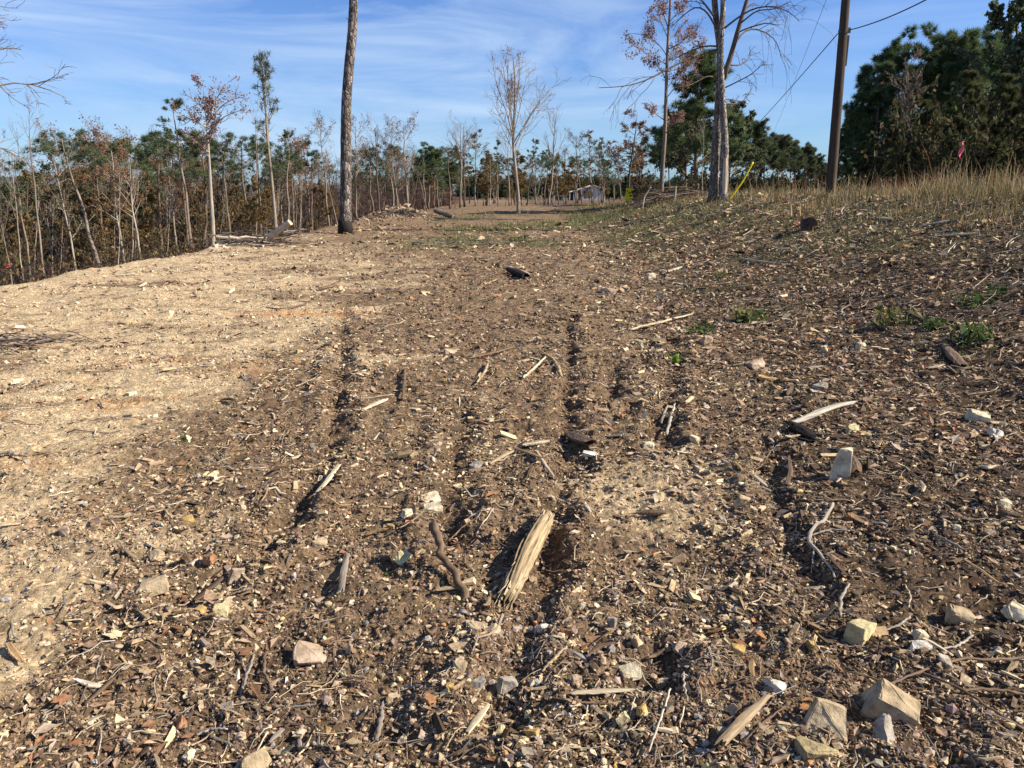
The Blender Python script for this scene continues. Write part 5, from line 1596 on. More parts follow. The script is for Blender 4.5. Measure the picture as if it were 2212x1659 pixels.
def split_log():
    A, B = at(1182, 1140), at(1092, 1308)
    ax = unit(B - A); Lh = np.linalg.norm(B - A)
    n, s = 46, 44
    rng = np.random.default_rng(3)
    t = np.linspace(0, 1, n); a = np.linspace(0, 2 * math.pi, s, endpoint=False)
    wid = np.interp(t, [0, .1, .5, .85, 1], [.026, .034, .037, .035, .026]); hei = np.interp(t, [0, .15, .6, 1], [.045, .062, .06, .03])
    ridge = .20 * np.abs(pn(a * 3.1, 0 * a + 3, 101)) + .16 * np.sign(pn(a * 6.3, 0 * a, 102)) * np.abs(pn(a * 6.3, 0 * a, 102)) ** .6 + .05 * rng.normal(size=s)
    A2, T2 = np.meshgrid(a, t)
    k = 1 + ridge[None] * (.7 + .6 * pn(T2 * 3, A2 * 2, 103)) + .10 * pn(T2 * 14, A2 * 3.5, 104)
    # a flat dark weathered face on the left, a round weathered back on the right
    cy = np.cos(A2); cz = np.sin(A2)
    V = np.stack([(T2 - .5) * Lh, cy * wid[:, None] * k, cz * hei[:, None] * k], -1)
    V[:, :, 2] += .025 * np.sin(T2 * 3.1)
    jit = .02 * rng.normal(size=s) + .04 * pn(a * 4, 0 * a + 8, 105)
    V[0, :, 0] += jit; V[1, :, 0] += jit * .6
    jit2 = .02 * rng.normal(size=s) + .03 * pn(a * 4, 0 * a + 4, 106)
    V[-1, :, 0] += jit2; V[-2, :, 0] += jit2 * .6
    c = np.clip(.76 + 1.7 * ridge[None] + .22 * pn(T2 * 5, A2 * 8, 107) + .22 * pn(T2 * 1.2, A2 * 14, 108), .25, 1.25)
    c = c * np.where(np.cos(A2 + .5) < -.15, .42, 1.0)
    c3 = np.stack([c, c * (.98 + .04 * pn(T2 * 3, A2 * 2, 109)), c * (.97 - .12 * np.clip(pn(T2 * 2.2, A2 * 1.5, 110), 0, 1))], -1)
    i = (np.arange(n - 1) * s)[:, None]; j = np.arange(s)[None]; j2 = (j + 1) % s
    F = np.stack([i + j, i + j2, i + s + j2, i + s + j], -1).reshape(-1, 4)
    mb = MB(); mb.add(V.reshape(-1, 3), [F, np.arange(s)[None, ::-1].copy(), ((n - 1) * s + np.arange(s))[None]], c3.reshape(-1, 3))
    # loose splinters along the near end and the flanks
    for _ in range(46):
        tt = rng.choice([rng.uniform(.82, 1.0), rng.uniform(0, .15), rng.uniform(.2, .9)], p=[.5, .15, .35]); aa = rng.uniform(.3, 2.8)
        b0 = np.array([(tt - .5) * Lh, math.cos(aa) * np.interp(tt, t, wid) * 1.1, math.sin(aa) * np.interp(tt, t, hei) * 1.1])
        ln = rng.uniform(.06, .20); d = unit(np.array([rng.choice([1, 1, 1, -1]), rng.normal(0, .12), rng.normal(0, .10)]))
        P = b0 + d * np.linspace(-.4, .6, 4)[:, None] * ln
        sweep(mb, P[None], np.array([[.006, .006, .004, .001]]) * rng.uniform(.5, 1.2), 4, WHITE * rng.uniform(.6, 1.1))
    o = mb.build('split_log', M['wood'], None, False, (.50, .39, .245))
    yv = unit(np.cross([0, 0, 1.], ax)); zv = np.cross(ax, yv); B_ = np.stack([ax, yv, zv], 1)
    mid = (A + B) / 2; mid[2] = H1(mid[0], mid[1]) + .06
    o.matrix_world = Matrix(((*B_[0], mid[0]), (*B_[1], mid[1]), (*B_[2], mid[2]), (0, 0, 0, 1))) @ Matrix.Rotation(R_(4), 4, 'Y')
    tag(o, 'big pale rotten split log with fibrous grain in the foreground', 'log', 'dead wood lying on the strip')
    for q in [(1180, 1150, 40), (1150, 1210, 50), (1110, 1290, 40), (1140, 1250, 45)]: TAKEN.append(q)
    LAND.append((1140, 1215, 'split log'))


split_log()


def leaning_stick():
    base = at(1012, 1300); S = at(797, 1206)
    # the top is where the sun line from its shadow tip crosses the sight line
    d = ray(935, 1148); c = np.array([0, 0, CZ])
    M2 = np.stack([d, -SUN_D], 1); sol, *_ = np.linalg.lstsq(M2, S - c, rcond=None)
    top = c + d * sol[0]; top[2] += .03
    mid = base * .5 + top * .5 + np.array([-.035, 0, .02]); q1 = base * .25 + top * .75 + np.array([-.01, 0, .015]); q0 = base * .75 + top * .25 + np.array([.0, 0, .0])
    P = np.array([base - np.array([0, 0, .05]), q0, mid, q1, top])
    chunk(P, [.017, .016, .015, .017, .022], 10, 17, 'standing_stick', 'crooked brown stick standing out of the dirt left of the split log', 'stick', WC['brown'], 'stick', 1.0, .2, fibres=False)
    for t in np.linspace(0, 1, 5):
        p = base + (top - base) * t; x, y = project(p); TAKEN.append((x, y, 25))
    LAND.append((970, 1230, 'standing stick'))


leaning_stick()

# wood: pixels, width px, colour, label
WOOD = [
    ([(788, 897), (808, 884), (832, 871)], 13, 'pale', 'short pale split chip lying left of the middle of the strip', 'wood_splinter', 'wood', 'wood', True),
    ([(1360, 716), (1430, 699), (1496, 683)], 6, 'pale', 'long thin straight pale stick lying right of the dark stump chunk', 'stick', 'stick', 'stick', False),
    ([(1098, 590), (1116, 596), (1136, 603)], 22, 'black', 'charred black stump chunk lying up the middle of the strip', 'stump_chunk', 'log', 'wood', True),
    ([(692, 630), (716, 624), (736, 612)], 9, 'brown', 'curved strip of bark at the edge of the sandy ground', 'bark_strip', 'bark', 'wood', True),
    ([(575, 664), (600, 669), (640, 664), (672, 655)], 4, 'brown', 'thin bent twig lying on the pale sand', 'stick', 'stick', 'stick', False),
    ([(1058, 1005), (1088, 985), (1112, 972)], 10, 'tan', 'tan splinter forming the left half of a broken V', 'wood_splinter', 'wood', 'wood', True),
    ([(1112, 970), (1140, 985), (1168, 1002)], 9, 'orange', 'orange splinter forming the right half of a broken V', 'wood_splinter', 'wood', 'wood', True),
    ([(1130, 970), (1160, 967), (1186, 964)], 13, 'pale', 'flat pale yellow splinter above the broken V', 'wood_splinter', 'wood', 'wood', True),
    ([(1066, 1000), (1080, 990), (1096, 978)], 7, 'pale', 'narrow pale splinter tucked left of the broken V', 'wood_splinter', 'wood', 'wood', True),
    ([(1160, 990), (1178, 1012), (1196, 1030)], 8, 'pale', 'pale splinter sloping from the broken V to the log chunk', 'wood_splinter', 'wood', 'wood', True),
    ([(1228, 930), (1250, 950), (1272, 966)], 30, 'brown', 'brown weathered log chunk casting a wide shadow mid strip', 'log_chunk', 'log', 'wood', True),
    ([(1130, 820), (1158, 800), (1182, 784)], 7, 'pale', 'straight pale root end of a small arch', 'root_piece', 'root', 'stick', False),
    ([(1182, 786), (1196, 790), (1206, 802), (1212, 814)], 9, 'tan', 'curved tan root closing the small arch on the right', 'root_piece', 'root', 'stick', False),
    ([(1108, 755), (1060, 770), (1012, 782)], 6, 'brown', 'thin brown branch end left of the small root arch', 'stick', 'stick', 'stick', False),
    ([(1030, 840), (1046, 818), (1054, 796)], 7, 'tan', 'bent tan stick left of the small root arch', 'stick', 'stick', 'stick', False),
    ([(870, 866), (873, 838), (876, 812)], 8, 'brown', 'upright brown stick end right of the pale chip', 'stick', 'stick', 'stick', False),
    ([(1428, 912), (1434, 890), (1442, 872)], 7, 'grey', 'short grey twig of a pair pointing away', 'stick', 'stick', 'stick', False),
    ([(1440, 936), (1449, 902), (1458, 876)], 7, 'bleached', 'longer pale twig of a pair pointing away', 'stick', 'stick', 'stick', False),
    ([(1700, 932), (1730, 924), (1770, 906), (1808, 893), (1838, 888)], 15, 'bleached', 'bleached driftwood branch lying in the dark mulch on the right', 'branch', 'branch', 'wood', True),
    ([(1712, 938), (1736, 950), (1756, 960)], 30, 'black', 'black block below the bleached branch', 'log_chunk', 'log', 'wood', True),  # chunk in even black under the thick end of the branch
    ([(1838, 1002), (1846, 1024), (1850, 1044)], 22, 'brown', 'brown splintered stake beside the upright wedge stone', 'wood_stake', 'wood', 'wood', True),
    ([(1700, 1050), (1708, 1020), (1704, 990)], 10, 'brown', 'twisted brown bark strip left of the upright wedge stone', 'bark_strip', 'bark', 'wood', True),
    ([(2040, 752), (2056, 772), (2080, 796)], 24, 'brown', 'gnarled root chunk casting a black shadow at right', 'root_chunk', 'root', 'wood', True),
    ([(1798, 1100), (1785, 1130), (1758, 1152), (1744, 1172), (1752, 1200), (1775, 1225), (1795, 1250), (1800, 1272)], 9, 'bleached', 'crooked grey root curling down the right foreground', 'root_branch', 'root', 'stick', False),
    ([(1752, 1166), (1790, 1158), (1832, 1166)], 6, 'grey', 'thin side root running right from the crooked grey root', 'root_branch', 'root', 'stick', False),
    ([(1792, 1235), (1808, 1256), (1826, 1278)], 8, 'brown', 'brown bark sliver beside the tip of the crooked root', 'bark_strip', 'bark', 'wood', True),
    ([(1378, 1110), (1402, 1112), (1432, 1116)], 18, 'brown', 'knotted brown wood knob right of the split log', 'log_chunk', 'log', 'wood', True),
    ([(1240, 1533), (1300, 1527), (1368, 1520)], 13, 'pale', 'long pale tapered splinter in the bottom foreground', 'wood_splinter', 'wood', 'wood', True),
    ([(1010, 1596), (1028, 1560), (1050, 1518)], 17, 'pale', 'pale squared stick casting a black shadow in the bottom foreground', 'stick', 'stick', 'wood', True),
    ([(1556, 1648), (1600, 1600), (1650, 1550)], 24, 'tan', 'splintered tan stake at the bottom right', 'wood_stake', 'wood', 'wood', True),
    ([(1400, 1646), (1424, 1586), (1446, 1528)], 6, 'bleached', 'thin bleached twig right of the long pale splinter', 'stick', 'stick', 'stick', False),
    ([(812, 1588), (822, 1548), (826, 1516)], 13, 'grey', 'dark grey curved stick at the bottom left of middle', 'stick', 'stick', 'stick', False),
    ([(680, 1074), (706, 1046), (732, 1012)], 11, 'pale', 'pale splinter with a black shadow left of the gully', 'wood_splinter', 'wood', 'wood', True),
    ([(738, 1282), (742, 1250), (752, 1214)], 15, 'grey', 'grey weathered root stub left of the standing stick', 'root_piece', 'root', 'wood', True),
    ([(516, 1476), (530, 1440), (548, 1400)], 7, 'grey', 'grey bent twig left of the flat slab stone', 'stick', 'stick', 'stick', False),
    ([(586, 1472), (568, 1432), (570, 1396), (602, 1388)], 8, 'brown', 'hooked brown root next to the flat slab stone', 'root_piece', 'root', 'stick', False),
    ([(186, 1512), (212, 1486), (244, 1452)], 10, 'brown', 'long shredded bark strip at lower left', 'bark_strip', 'bark', 'wood', True),
    ([(420, 1278), (462, 1256), (505, 1226)], 12, 'dark', 'dark bark strip shading the pebbles left of the yellow block', 'bark_strip', 'bark', 'wood', True),
    ([(330, 1120), (356, 1112), (372, 1128)], 6, 'tan', 'small hooked tan root on the sandy left side', 'root_piece', 'root', 'stick', False),
    ([(-10, 1000), (28, 999), (62, 1004)], 10, 'grey', 'grey driftwood stick at the left picture edge', 'stick', 'stick', 'stick', False),
    ([(1170, 1465), (1195, 1448), (1222, 1430)], 8, 'tan', 'short bent tan root left of the cream brick stone', 'root_piece', 'root', 'stick', False),
    ([(1640, 1330), (1654, 1352), (1668, 1372)], 6, 'brown', 'small brown twig left of the yellow cube stone', 'stick', 'stick', 'stick', False),
    ([(1905, 1512), (1960, 1482), (2010, 1462), (2080, 1440), (2150, 1442), (2230, 1436)], 8, 'brown', 'long grey brown branch reaching in from the lower right', 'branch', 'branch', 'stick', False),
    ([(1985, 1470), (2060, 1500), (2130, 1545), (2220, 1604)], 7, 'brown', 'brown branch slanting down to the lower right corner', 'branch', 'branch', 'stick', False),
    ([(2055, 1512), (2130, 1500), (2230, 1512)], 8, 'brown', 'smooth grey brown branch lying over the slanting brown branch', 'branch', 'branch', 'stick', False),
    ([(1970, 1392), (2010, 1402), (2052, 1420)], 10, 'pale', 'shredded pale splinter above the long grey brown branch', 'wood_splinter', 'wood', 'wood', True),
    ([(2035, 1412), (2070, 1402), (2100, 1378)], 6, 'bleached', 'pale twig rising right from the shredded splinter', 'stick', 'stick', 'stick', False),
    ([(1815, 1446), (1850, 1470), (1898, 1486)], 7, 'brown', 'thin brown twig pointing at the big blocky stone', 'stick', 'stick', 'stick', False),
    ([(2018, 1172), (2050, 1186), (2085, 1204)], 7, 'grey', 'thin grey stick lying by the right picture edge', 'stick', 'stick', 'stick', False),
    ([(1812, 1352), (1812, 1320), (1830, 1296)], 9, 'grey', 'grey root stub above the yellow cube stone', 'root_piece', 'root', 'stick', False),
    ([(1958, 684), (1990, 700), (2034, 712)], 14, 'dark', 'dark brown log half hidden in weeds at right', 'log', 'log', 'wood', True),
    ([(2006, 800), (2022, 797), (2036, 793)], 9, 'pale', 'short pale splinter below the gnarled root chunk', 'wood_splinter', 'wood', 'wood', True),
    ([(1604, 1640), (1640, 1600), (1690, 1560)], 5, 'brown', 'thin brown twig crossing the splintered tan stake', 'stick', 'stick', 'stick', False),
    ([(1690, 1400), (1700, 1420), (1702, 1450)], 9, 'brown', 'short dark stick left of the white pointed stone', 'stick', 'stick', 'stick', False),
    ([(2080, 1236), (2110, 1248), (2150, 1270)], 8, 'orange', 'reddish splinter near the right picture edge', 'wood_splinter', 'wood', 'wood', True),
    ([(1760, 1180), (1756, 1210), (1752, 1240)], 4, 'bleached', 'hair thin twig inside the curl of the crooked root', 'stick', 'stick', 'stick', False),
    ([(1896, 474), (1912, 478), (1928, 480)], 10, 'pale', 'pale split log lying in the bank grass', 'log', 'log', 'wood', True),
    ([(1994, 488), (2030, 484), (2068, 480)], 10, 'bleached', 'bleached flat board of wood in the slash on the bank', 'log', 'log', 'wood', True),
    ([(2040, 514), (2074, 511), (2110, 508)], 9, 'pale', 'pale peeled log below the bleached board on the bank', 'log', 'log', 'wood', True),
    ([(1442, 592), (1456, 588), (1472, 582)], 7, 'pale', 'small pale stick up the slope right of the charred chunk', 'stick', 'stick', 'stick', False),
    ([(1426, 664), (1452, 662), (1480, 666)], 8, 'dark', 'black stick lying above the long straight pale stick', 'stick', 'stick', 'stick', False),
    ([(1600, 562), (1640, 568), (1690, 572)], 5, 'bleached', 'thin bleached pole at the foot of the bank', 'stick', 'stick', 'stick', False),
]
for i, (pix, w, c, lab, nm, cat, mt, fib) in enumerate(WOOD):
    lying(pix, w, c, lab, 200 + i, nm, cat, mt, 16 if fib else 8, .62 if fib else .9, .25, (.8, 1, .55) if i % 2 else (.6, 1, .8), .5 if fib else .2, fib)
LAND += [(808, 884, 'pale split chip'), (1116, 596, 'charred stump chunk'), (1250, 950, 'brown log chunk'), (1112, 985, 'broken V of splinters'), (1770, 906, 'bleached branch'),
         (1760, 1180, 'crooked grey root'), (1300, 1527, 'long pale splinter'), (1600, 1600, 'splintered tan stake'), (1182, 800, 'small root arch'), (706, 1046, 'pale splinter by the gully'), (1430, 699, 'long straight stick'),
         (1402, 1112, 'knotted wood knob'), (744, 1250, 'grey root stub'), (215, 1484, 'shredded bark strip'), (2056, 772, 'gnarled root chunk'), (1028, 1560, 'squared pale stick'), (1440, 905, 'pair of twigs')]

STONES = [  # px, py, w, h, depth share, colour, label, rot
    (318, 1266, 84, 26, .5, 'tan', 'long tan wedge stone on the sandy ground at left', (.1, -.18, .35)),
    (340, 1195, 32, 22, .8, 'tan', 'rounded tan stone above the long tan wedge', (0, .1, .6)),
    (478, 1325, 32, 24, .8, 'pale yellow', 'square pale yellow block at lower left', (0, .08, .2)),
    (668, 1390, 72, 22, .85, 'pinkish', 'flat brown slab stone left of the bottom middle', (.35, .1, .25)),
    (553, 1622, 64, 60, .35, 'tan', 'tilted flat tan slab at the bottom left', (-.35, -.2, .5)),
    (1094, 1466, 46, 36, .6, 'grey', 'grey pointed stone left of the cream brick', (.1, .35, .3)),
    (1034, 1483, 40, 30, .6, 'grey', 'small grey stone beside the grey pointed stone', (.1, -.2, .5)),
    (1359, 1452, 46, 22, .7, 'cream', 'cream brick shaped stone in the bottom foreground', (0, -.12, .2)),
    (1856, 1362, 52, 46, .8, 'pale yellow', 'yellow cube shaped stone at the lower right', (.05, .06, .62)),
    (1784, 1572, 88, 62, .6, 'tan', 'tan five sided rock at the bottom right', (-.5, .1, -.35)),
    (1916, 1530, 104, 74, .75, 'tan', 'largest blocky rock at the bottom right', (.2, .38, -.5)),
    (1906, 1590, 44, 78, .6, 'grey', 'long grey stone against the largest blocky rock', (-.5, .2, .5)),
    (1758, 1634, 80, 40, .8, 'olive tan', 'yellowish rock cut by the bottom picture edge', (0, .1, .3)),
    (2070, 1330, 58, 40, .6, 'tan', 'rounded tan stone near the right edge', (.3, .25, -.2)),
    (2194, 1326, 66, 34, .6, 'cream', 'half buried cream rock at the right picture edge', (.1, .35, -.3)),
    (1984, 1378, 32, 42, .6, 'cream', 'upright cream stone above the white pointed stone', (.1, .2, .2)),
    (1986, 1410, 46, 22, .7, 'white', 'white pointed stone in a black hollow at right', (.1, .1, .3)),
    (1666, 1496, 48, 42, .6, 'white', 'pale faceted stone left of the largest blocky rock', (.1, .5, -.3)),
    (2112, 902, 46, 32, .7, 'cream', 'cream stone, larger of two near the right edge', (.1, .15, -.2)),
    (2146, 938, 34, 30, .7, 'white', 'whitish stone just below the larger cream stone', (0, .3, .3)),
    (1838, 932, 30, 24, .8, 'pale yellow', 'pale yellow round stone right of the bleached branch', (0, 0, .3)),
    (1866, 942, 32, 18, .8, 'olive tan', 'olive tan stone next to the pale yellow round stone', (.1, .1, -.1)),
    (1812, 1008, 44, 86, .75, 'cream', 'tall upright wedge stone standing in the dark mulch', (0, .05, -.32)),
    (1524, 740, 28, 26, .6, 'pinkish', 'pointed pinkish stone beside green weeds', (0, .3, .2)),
    (1634, 786, 46, 20, .6, 'pinkish', 'flat pinkish stone behind the yellowish bar stone', (0, -.2, .25)),
    (1666, 816, 58, 18, .5, 'ochre', 'yellowish bar shaped stone in the right mulch', (0, .1, -.15)),
    (870, 1216, 34, 30, .7, 'pale yellow', 'pale yellow lumpy stone left of the standing stick', (.45, .35, 1.1)),
    (926, 1076, 56, 15, .7, 'cream', 'pale layered stone left of the split log, upper of two', (.2, -.15, .4)),
    (936, 1096, 44, 14, .7, 'cream', 'pale layered stone left of the split log, lower of two', (.2, -.1, .2)),
    (1174, 1352, 24, 24, .8, 'white', 'white cube pebble below the split log', (.1, .1, .5)),
    (1860, 748, 22, 20, .7, 'cream', 'small cream stone up the right side near dark log', (0, .1, .2)),
    (1788, 1272, 0, 0, 0, '', '', ()),
    (690, 1170, 34, 22, .8, 'tan', 'tan stone between the gully and the standing stick', (.1, .1, .1)),
    (882, 1126, 26, 22, .8, 'cream', 'small cream stone below the pale layered pair', (.1, .2, .6)),
    (1276, 972, 36, 14, .7, 'white', 'white stone lying against the brown log chunk', (0, .2, -.3)),
    (1398, 949, 30, 20, .7, 'cream', 'cream stone below the pair of twigs', (.1, .2, .2)),
    (512, 1226, 34, 40, .4, 'pinkish', 'pale pink stone standing by the dark bark strip', (.2, .3, .7)),
    (1402, 1395, 0, 0, 0, '', '', ()),
    (1244, 1478, 30, 34, .6, 'pinkish', 'pinkish stone left of the cream brick', (.2, .2, .4)),
    (1602, 1078, 30, 34, .5, 'tan', 'leaning tan stone above the crooked grey root', (.3, .3, .3)),
    (1650, 722, 0, 0, 0, '', '', ()),
    (972, 756, 32, 14, .7, 'pinkish', 'flat pink stone high up the brown track', (0, .1, .1)),
    (1405, 596, 20, 20, .7, 'cream', 'square cream stone up the slope right of the charred chunk', (0, .05, .3)),
    (1315, 628, 40, 16, .6, 'pinkish', 'pinkish stone in a dark hole up the strip', (0, .15, .2)),
    (2120, 1650, 0, 0, 0, '', '', ()),
    (1995, 1600, 0, 0, 0, '', '', ()),
    (2166, 1100, 28, 26, .7, 'cream', 'cream pebble near the right edge beside grey stick', (.1, .1, .3)),
    (1772, 840, 34, 26, .6, 'grey', 'grey stone behind the bleached branch', (.1, .3, .3)),
]
for i, (px, py, w, h, dp, c, lab, rot) in enumerate(STONES):
    if not w: continue
    stone(px, py, w, h, dp, c, lab, 300 + i, rot, .25 if w > 30 else .18, .42 if i % 3 else .3)
LAND += [(318, 1266, 'long tan wedge stone'), (478, 1325, 'square yellow block'), (668, 1390, 'flat brown slab'), (553, 1622, 'tilted tan slab'), (1094, 1466, 'grey pointed stone'), (1359, 1452, 'cream brick stone'),
         (1856, 1362, 'yellow cube stone'), (1784, 1572, 'five sided rock'), (1916, 1534, 'largest blocky rock'), (2070, 1330, 'rounded tan stone'), (1666, 1496, 'pale faceted stone'), (2112, 902, 'larger cream stone'),
         (1822, 1008, 'upright wedge stone'), (1666, 816, 'yellowish bar stone'), (926, 1076, 'pale layered pair'), (870, 1216, 'lumpy yellow stone'), (690, 1170, 'tan gully stone'), (1524, 740, 'pointed pinkish stone')]


def wordrel(px, py, used):
    c = sorted(LAND, key=lambda q: math.hypot((q[0] - px), (q[1] - py) * 1.6))
    for q in c[:5]:
        dx, dy = px - q[0], (py - q[1]) * 1.6
        dist = math.hypot(dx, dy)
        rel = ('right of' if dx > 0 else 'left of') if abs(dx) > abs(dy) else ('in front of' if dy > 0 else 'behind')
        near = 'close ' if dist < 90 else 'well ' if dist > 230 else ''
        if dist < 330:
            yield near + rel + ' the ' + q[2]


def small_pieces():
    used = set(); rng = random.Random(5)
    cs = ['tan', 'pale yellow', 'grey', 'rust brown', 'dark brown', 'pinkish', 'cream', 'ochre']
    shapes = [('flat', (1.2, .5)), ('angular', (1, .85)), ('rounded', (1, .7)), ('pointed', (.8, 1.1))]
    cnt = 0; tries = 0
    while cnt < 210 and tries < 9000:
        tries += 1
        px, py = rng.uniform(10, 2200), rng.uniform(690, 1650) ** 1.0
        p = at0(px, py, T)
        s, d, g, l, o = masks(np.array([p[0]]), np.array([p[1]]))
        if rng.random() < s[0] * .8: continue
        if any(math.hypot(px - a, py - b) < r + 12 for a, b, r in TAKEN): continue
        base = (10 + 22 * rng.random() ** 2.0) * (.55 + .75 * (py - 690) / 960)
        col = rng.choice(cs); sh, (kw, kh) = rng.choice(shapes)
        size = 'tiny ' if base < 10 else 'small ' if base < 17 else ''
        lab = None
        for r in wordrel(px, py, used):
            q = f'{size}{sh} {col} stone {r}'
            if q not in used: lab = q; break
        if not lab: continue
        used.add(lab)
        stone(px, py, base * kw, base * kh, rng.uniform(.6, 1), col, lab, 1000 + cnt, (rng.uniform(-.3, .3), rng.uniform(-.3, .3), rng.uniform(0, 6.28)), .2, .45 if sh != 'rounded' else .8, 12)
        cnt += 1
    cnt = 0; tries = 0
    ccs = ['pale', 'tan', 'grey', 'brown', 'orange', 'bleached', 'dark']
    kinds = [('thin', 4, 60, 'stick', 'twig', False), ('flat', 9, 34, 'wood_splinter', 'splinter', True), ('ragged', 12, 38, 'bark_strip', 'bark piece', True), ('crooked', 5, 52, 'root_piece', 'root bit', False)]
    while cnt < 170 and tries < 9000:
        tries += 1
        px, py = rng.uniform(10, 2200), rng.uniform(600, 1650)
        p = at0(px, py, T)
        s, d, g, l, o = masks(np.array([p[0]]), np.array([p[1]]))
        if rng.random() < s[0] * .75: continue
        if any(math.hypot(px - a, py - b) < r + 10 for a, b, r in TAKEN): continue
        sz, w, Ln, nm, word, fib = rng.choice(kinds)
        k = (.45 + .75 * (py - 600) / 1050) * rng.uniform(.7, 1.35)
        c = rng.choice(ccs); lab = None
        for r in wordrel(px, py, used):
            q = f'{sz} {c} {word} {r}'
            if q not in used: lab = q; break
        if not lab: continue
        used.add(lab)
        a = rng.uniform(0, 3.14); hx, hy = math.cos(a) * Ln * k / 2, math.sin(a) * Ln * k / 2 * (.45 + .35 * (py - 600) / 1050)
        bend = rng.uniform(-.25, .25)
        pix = [(px - hx, py - hy), (px + hy * bend * 2, py - hx * bend), (px + hx, py + hy)]
        lying(pix, w * k, c, lab, 2000 + cnt, nm, {'stick': 'stick', 'wood_splinter': 'wood', 'bark_strip': 'bark', 'root_piece': 'root'}[nm], 'wood' if fib else 'stick', 10 if fib else 6, .6 if fib else .9, .1, (.7, 1, .5), .4, fib,
              raise_=[0, 0, rng.uniform(0, .05)] if rng.random() < .4 else None)
        cnt += 1


small_pieces()


# weeds one can tell apart
def weed(px, py, w, h, col, label, seed, blades_n=46, leafy=True, name='weed_clump', cat='weed'):
    p = at(px, py); f = p[1] * CP - (p[2] - CZ) * SP; m = f * TU / 1106
    rng = np.random.default_rng(seed)
    mb = MB(); n = blades_n
    C = np.stack([np.clip(rng.normal(0, w * m * .28, n), -w * m * .45, w * m * .45), np.clip(rng.normal(0, w * m * .35, n), -w * m * .5, w * m * .5), rng.random(n) ** 1.3 * h * m], -1)
    if leafy: leaf_cards(mb, C, np.full(n, h * m * .55) * np.exp(rng.normal(0, .25, n)), pal(n, col, None, .2), .7, .6)
    blades(mb, C[:, 0], C[:, 1], np.zeros(n), np.abs(rng.normal(h * m, h * m * .3, n)), np.full(n, h * m * .10), pal(n, col, None, .2), .6)
    o = mb.build(name, M['grass'], None); o.location = p
    tag(o, label, cat, 'weeds on the strip')


GR = [(.07, .115, .03), (.10, .14, .04), (.05, .085, .028)]; YG = [(.15, .155, .05), (.20, .185, .07), (.10, .11, .04)]; LG = [(.25, .36, .06), (.32, .42, .09)]
for i, a in enumerate([
    (1512, 722, 60, 26, GR, 'dark green weed clump left of the pointed pinkish stone'), (1605, 696, 40, 30, YG, 'yellow green weed clump up the right side of the strip'), (1640, 688, 34, 18, GR, 'low green weed right of the yellow green clump'),
    (1925, 705, 80, 34, YG, 'wide yellow green weed in front of the dark log'), (2020, 712, 50, 24, GR, 'green weed growing over the dark log'), (2105, 738, 70, 40, GR, 'bright green weed patch near the right edge'),
    (2105, 660, 60, 26, GR, 'dark green weed high on the right slope'), (2150, 640, 50, 24, GR, 'rightmost dark green weed on the slope'), (1459, 780, 12, 22, LG, 'tiny lime green sprout in the right mulch'), (10, 610, 28, 16, LG, 'bright green plant on the left edge of the sand'),
    (72, 606, 24, 12, GR, 'dark green sprig right of the bright green plant'), (400, 945, 30, 10, GR, 'small green sprig on the sandy left side'), (835, 1247, 14, 8, GR, 'tiny green leaf left of the standing stick'), (1560, 600, 40, 16, YG, 'low olive weed at the foot of the bank'),
    (1840, 410, 50, 40, [(.45, .40, .12), (.30, .28, .08)], 'yellow leaved bush right of the utility pole'), (1120, 520, 40, 10, GR, 'low green weed beside the long pole shadow')]):
    weed(*a, 500 + i)


# stump block, brush piles, mound log
def brush_pile(cx, cy, cz, n, L, hgt, cols, label, rng, r=.02, d=0, sx=1.6, sy=.8):
    root_loc = (cx, cy, cz)
    mb = MB(); P, R = [], []
    for i in range(n):
        a = rng.normal(0, .55); q = np.array([rng.normal(0, sx), rng.normal(0, sy), abs(rng.normal(0, hgt))])
        l = L * rng.uniform(.4, 1.1)
        t = np.linspace(-.5, .5, 6)[:, None]
        dv = np.array([math.cos(a), math.sin(a), rng.normal(0, .12)])
        p = q + dv * l * t + rng.normal(0, .02 * l, (6, 3)); p[:, 2] = np.maximum(p[:, 2], .0)
        gx = cx + p[:, 0]; gy = cy + p[:, 1]
        p[:, 2] += T(gx, gy) - cz
        P.append(p); R.append(np.linspace(1, .5, 6) * r * math.exp(rng.normal(0, .5)))
    sweep(mb, np.array(P), np.array(R), 6, pal(n, cols, None, .25))
    o = mb.build('brush_pile', M['twig'], None); o.location = root_loc
    tag(o, label, 'brush pile')
    return o


rng_b = np.random.default_rng(12)
p = place(558, 25.0); p[2] = H1(p[0], p[1])
brush_pile(p[0], p[1], p[2], 90, 1.5, .20, [(.26, .21, .17), (.16, .12, .09), (.10, .075, .06), (.36, .30, .24)], 'brush pile of grey cut sticks on the left edge', rng_b, .017, sx=.75, sy=.4)
q0, q1 = place(582, 24.6, 511), place(627, 24.4, 480)
chunk(np.array([q0, (q0 + q1) / 2, q1]), [.11, .105, .10], 14, 66, 'log', 'pale cut log leaning out of the brush pile at left', 'log', (.66, .55, .42), 'stick', 1, .05, fibres=False)
p = at(1440, 428)
b = place(1440, 44)
brush_pile(b[0], 44, b[2], 120, 2.0, .35, [(.16, .11, .08), (.10, .07, .05), (.24, .18, .13)], 'dark brush pile between yellow sign and twin trunks', rng_b, .02, sx=1.1, sy=.8)
p = at(40, 745)
brush_pile(p[0], p[1], p[2], 70, .7, .05, [(.22, .16, .11), (.12, .09, .07), (.34, .26, .19)], 'flattened nest of twigs on the sand at the left edge', rng_b, .007, sx=.30, sy=.22)
p = at(1250, 514)
b = place(1010, 25.5)
brush_pile(b[0], 25.5, b[2], 40, .8, .04, [(.22, .18, .15), (.14, .11, .09)], 'low grey brush left in the long pole shadow', rng_b, .01, sx=1.3, sy=.2)
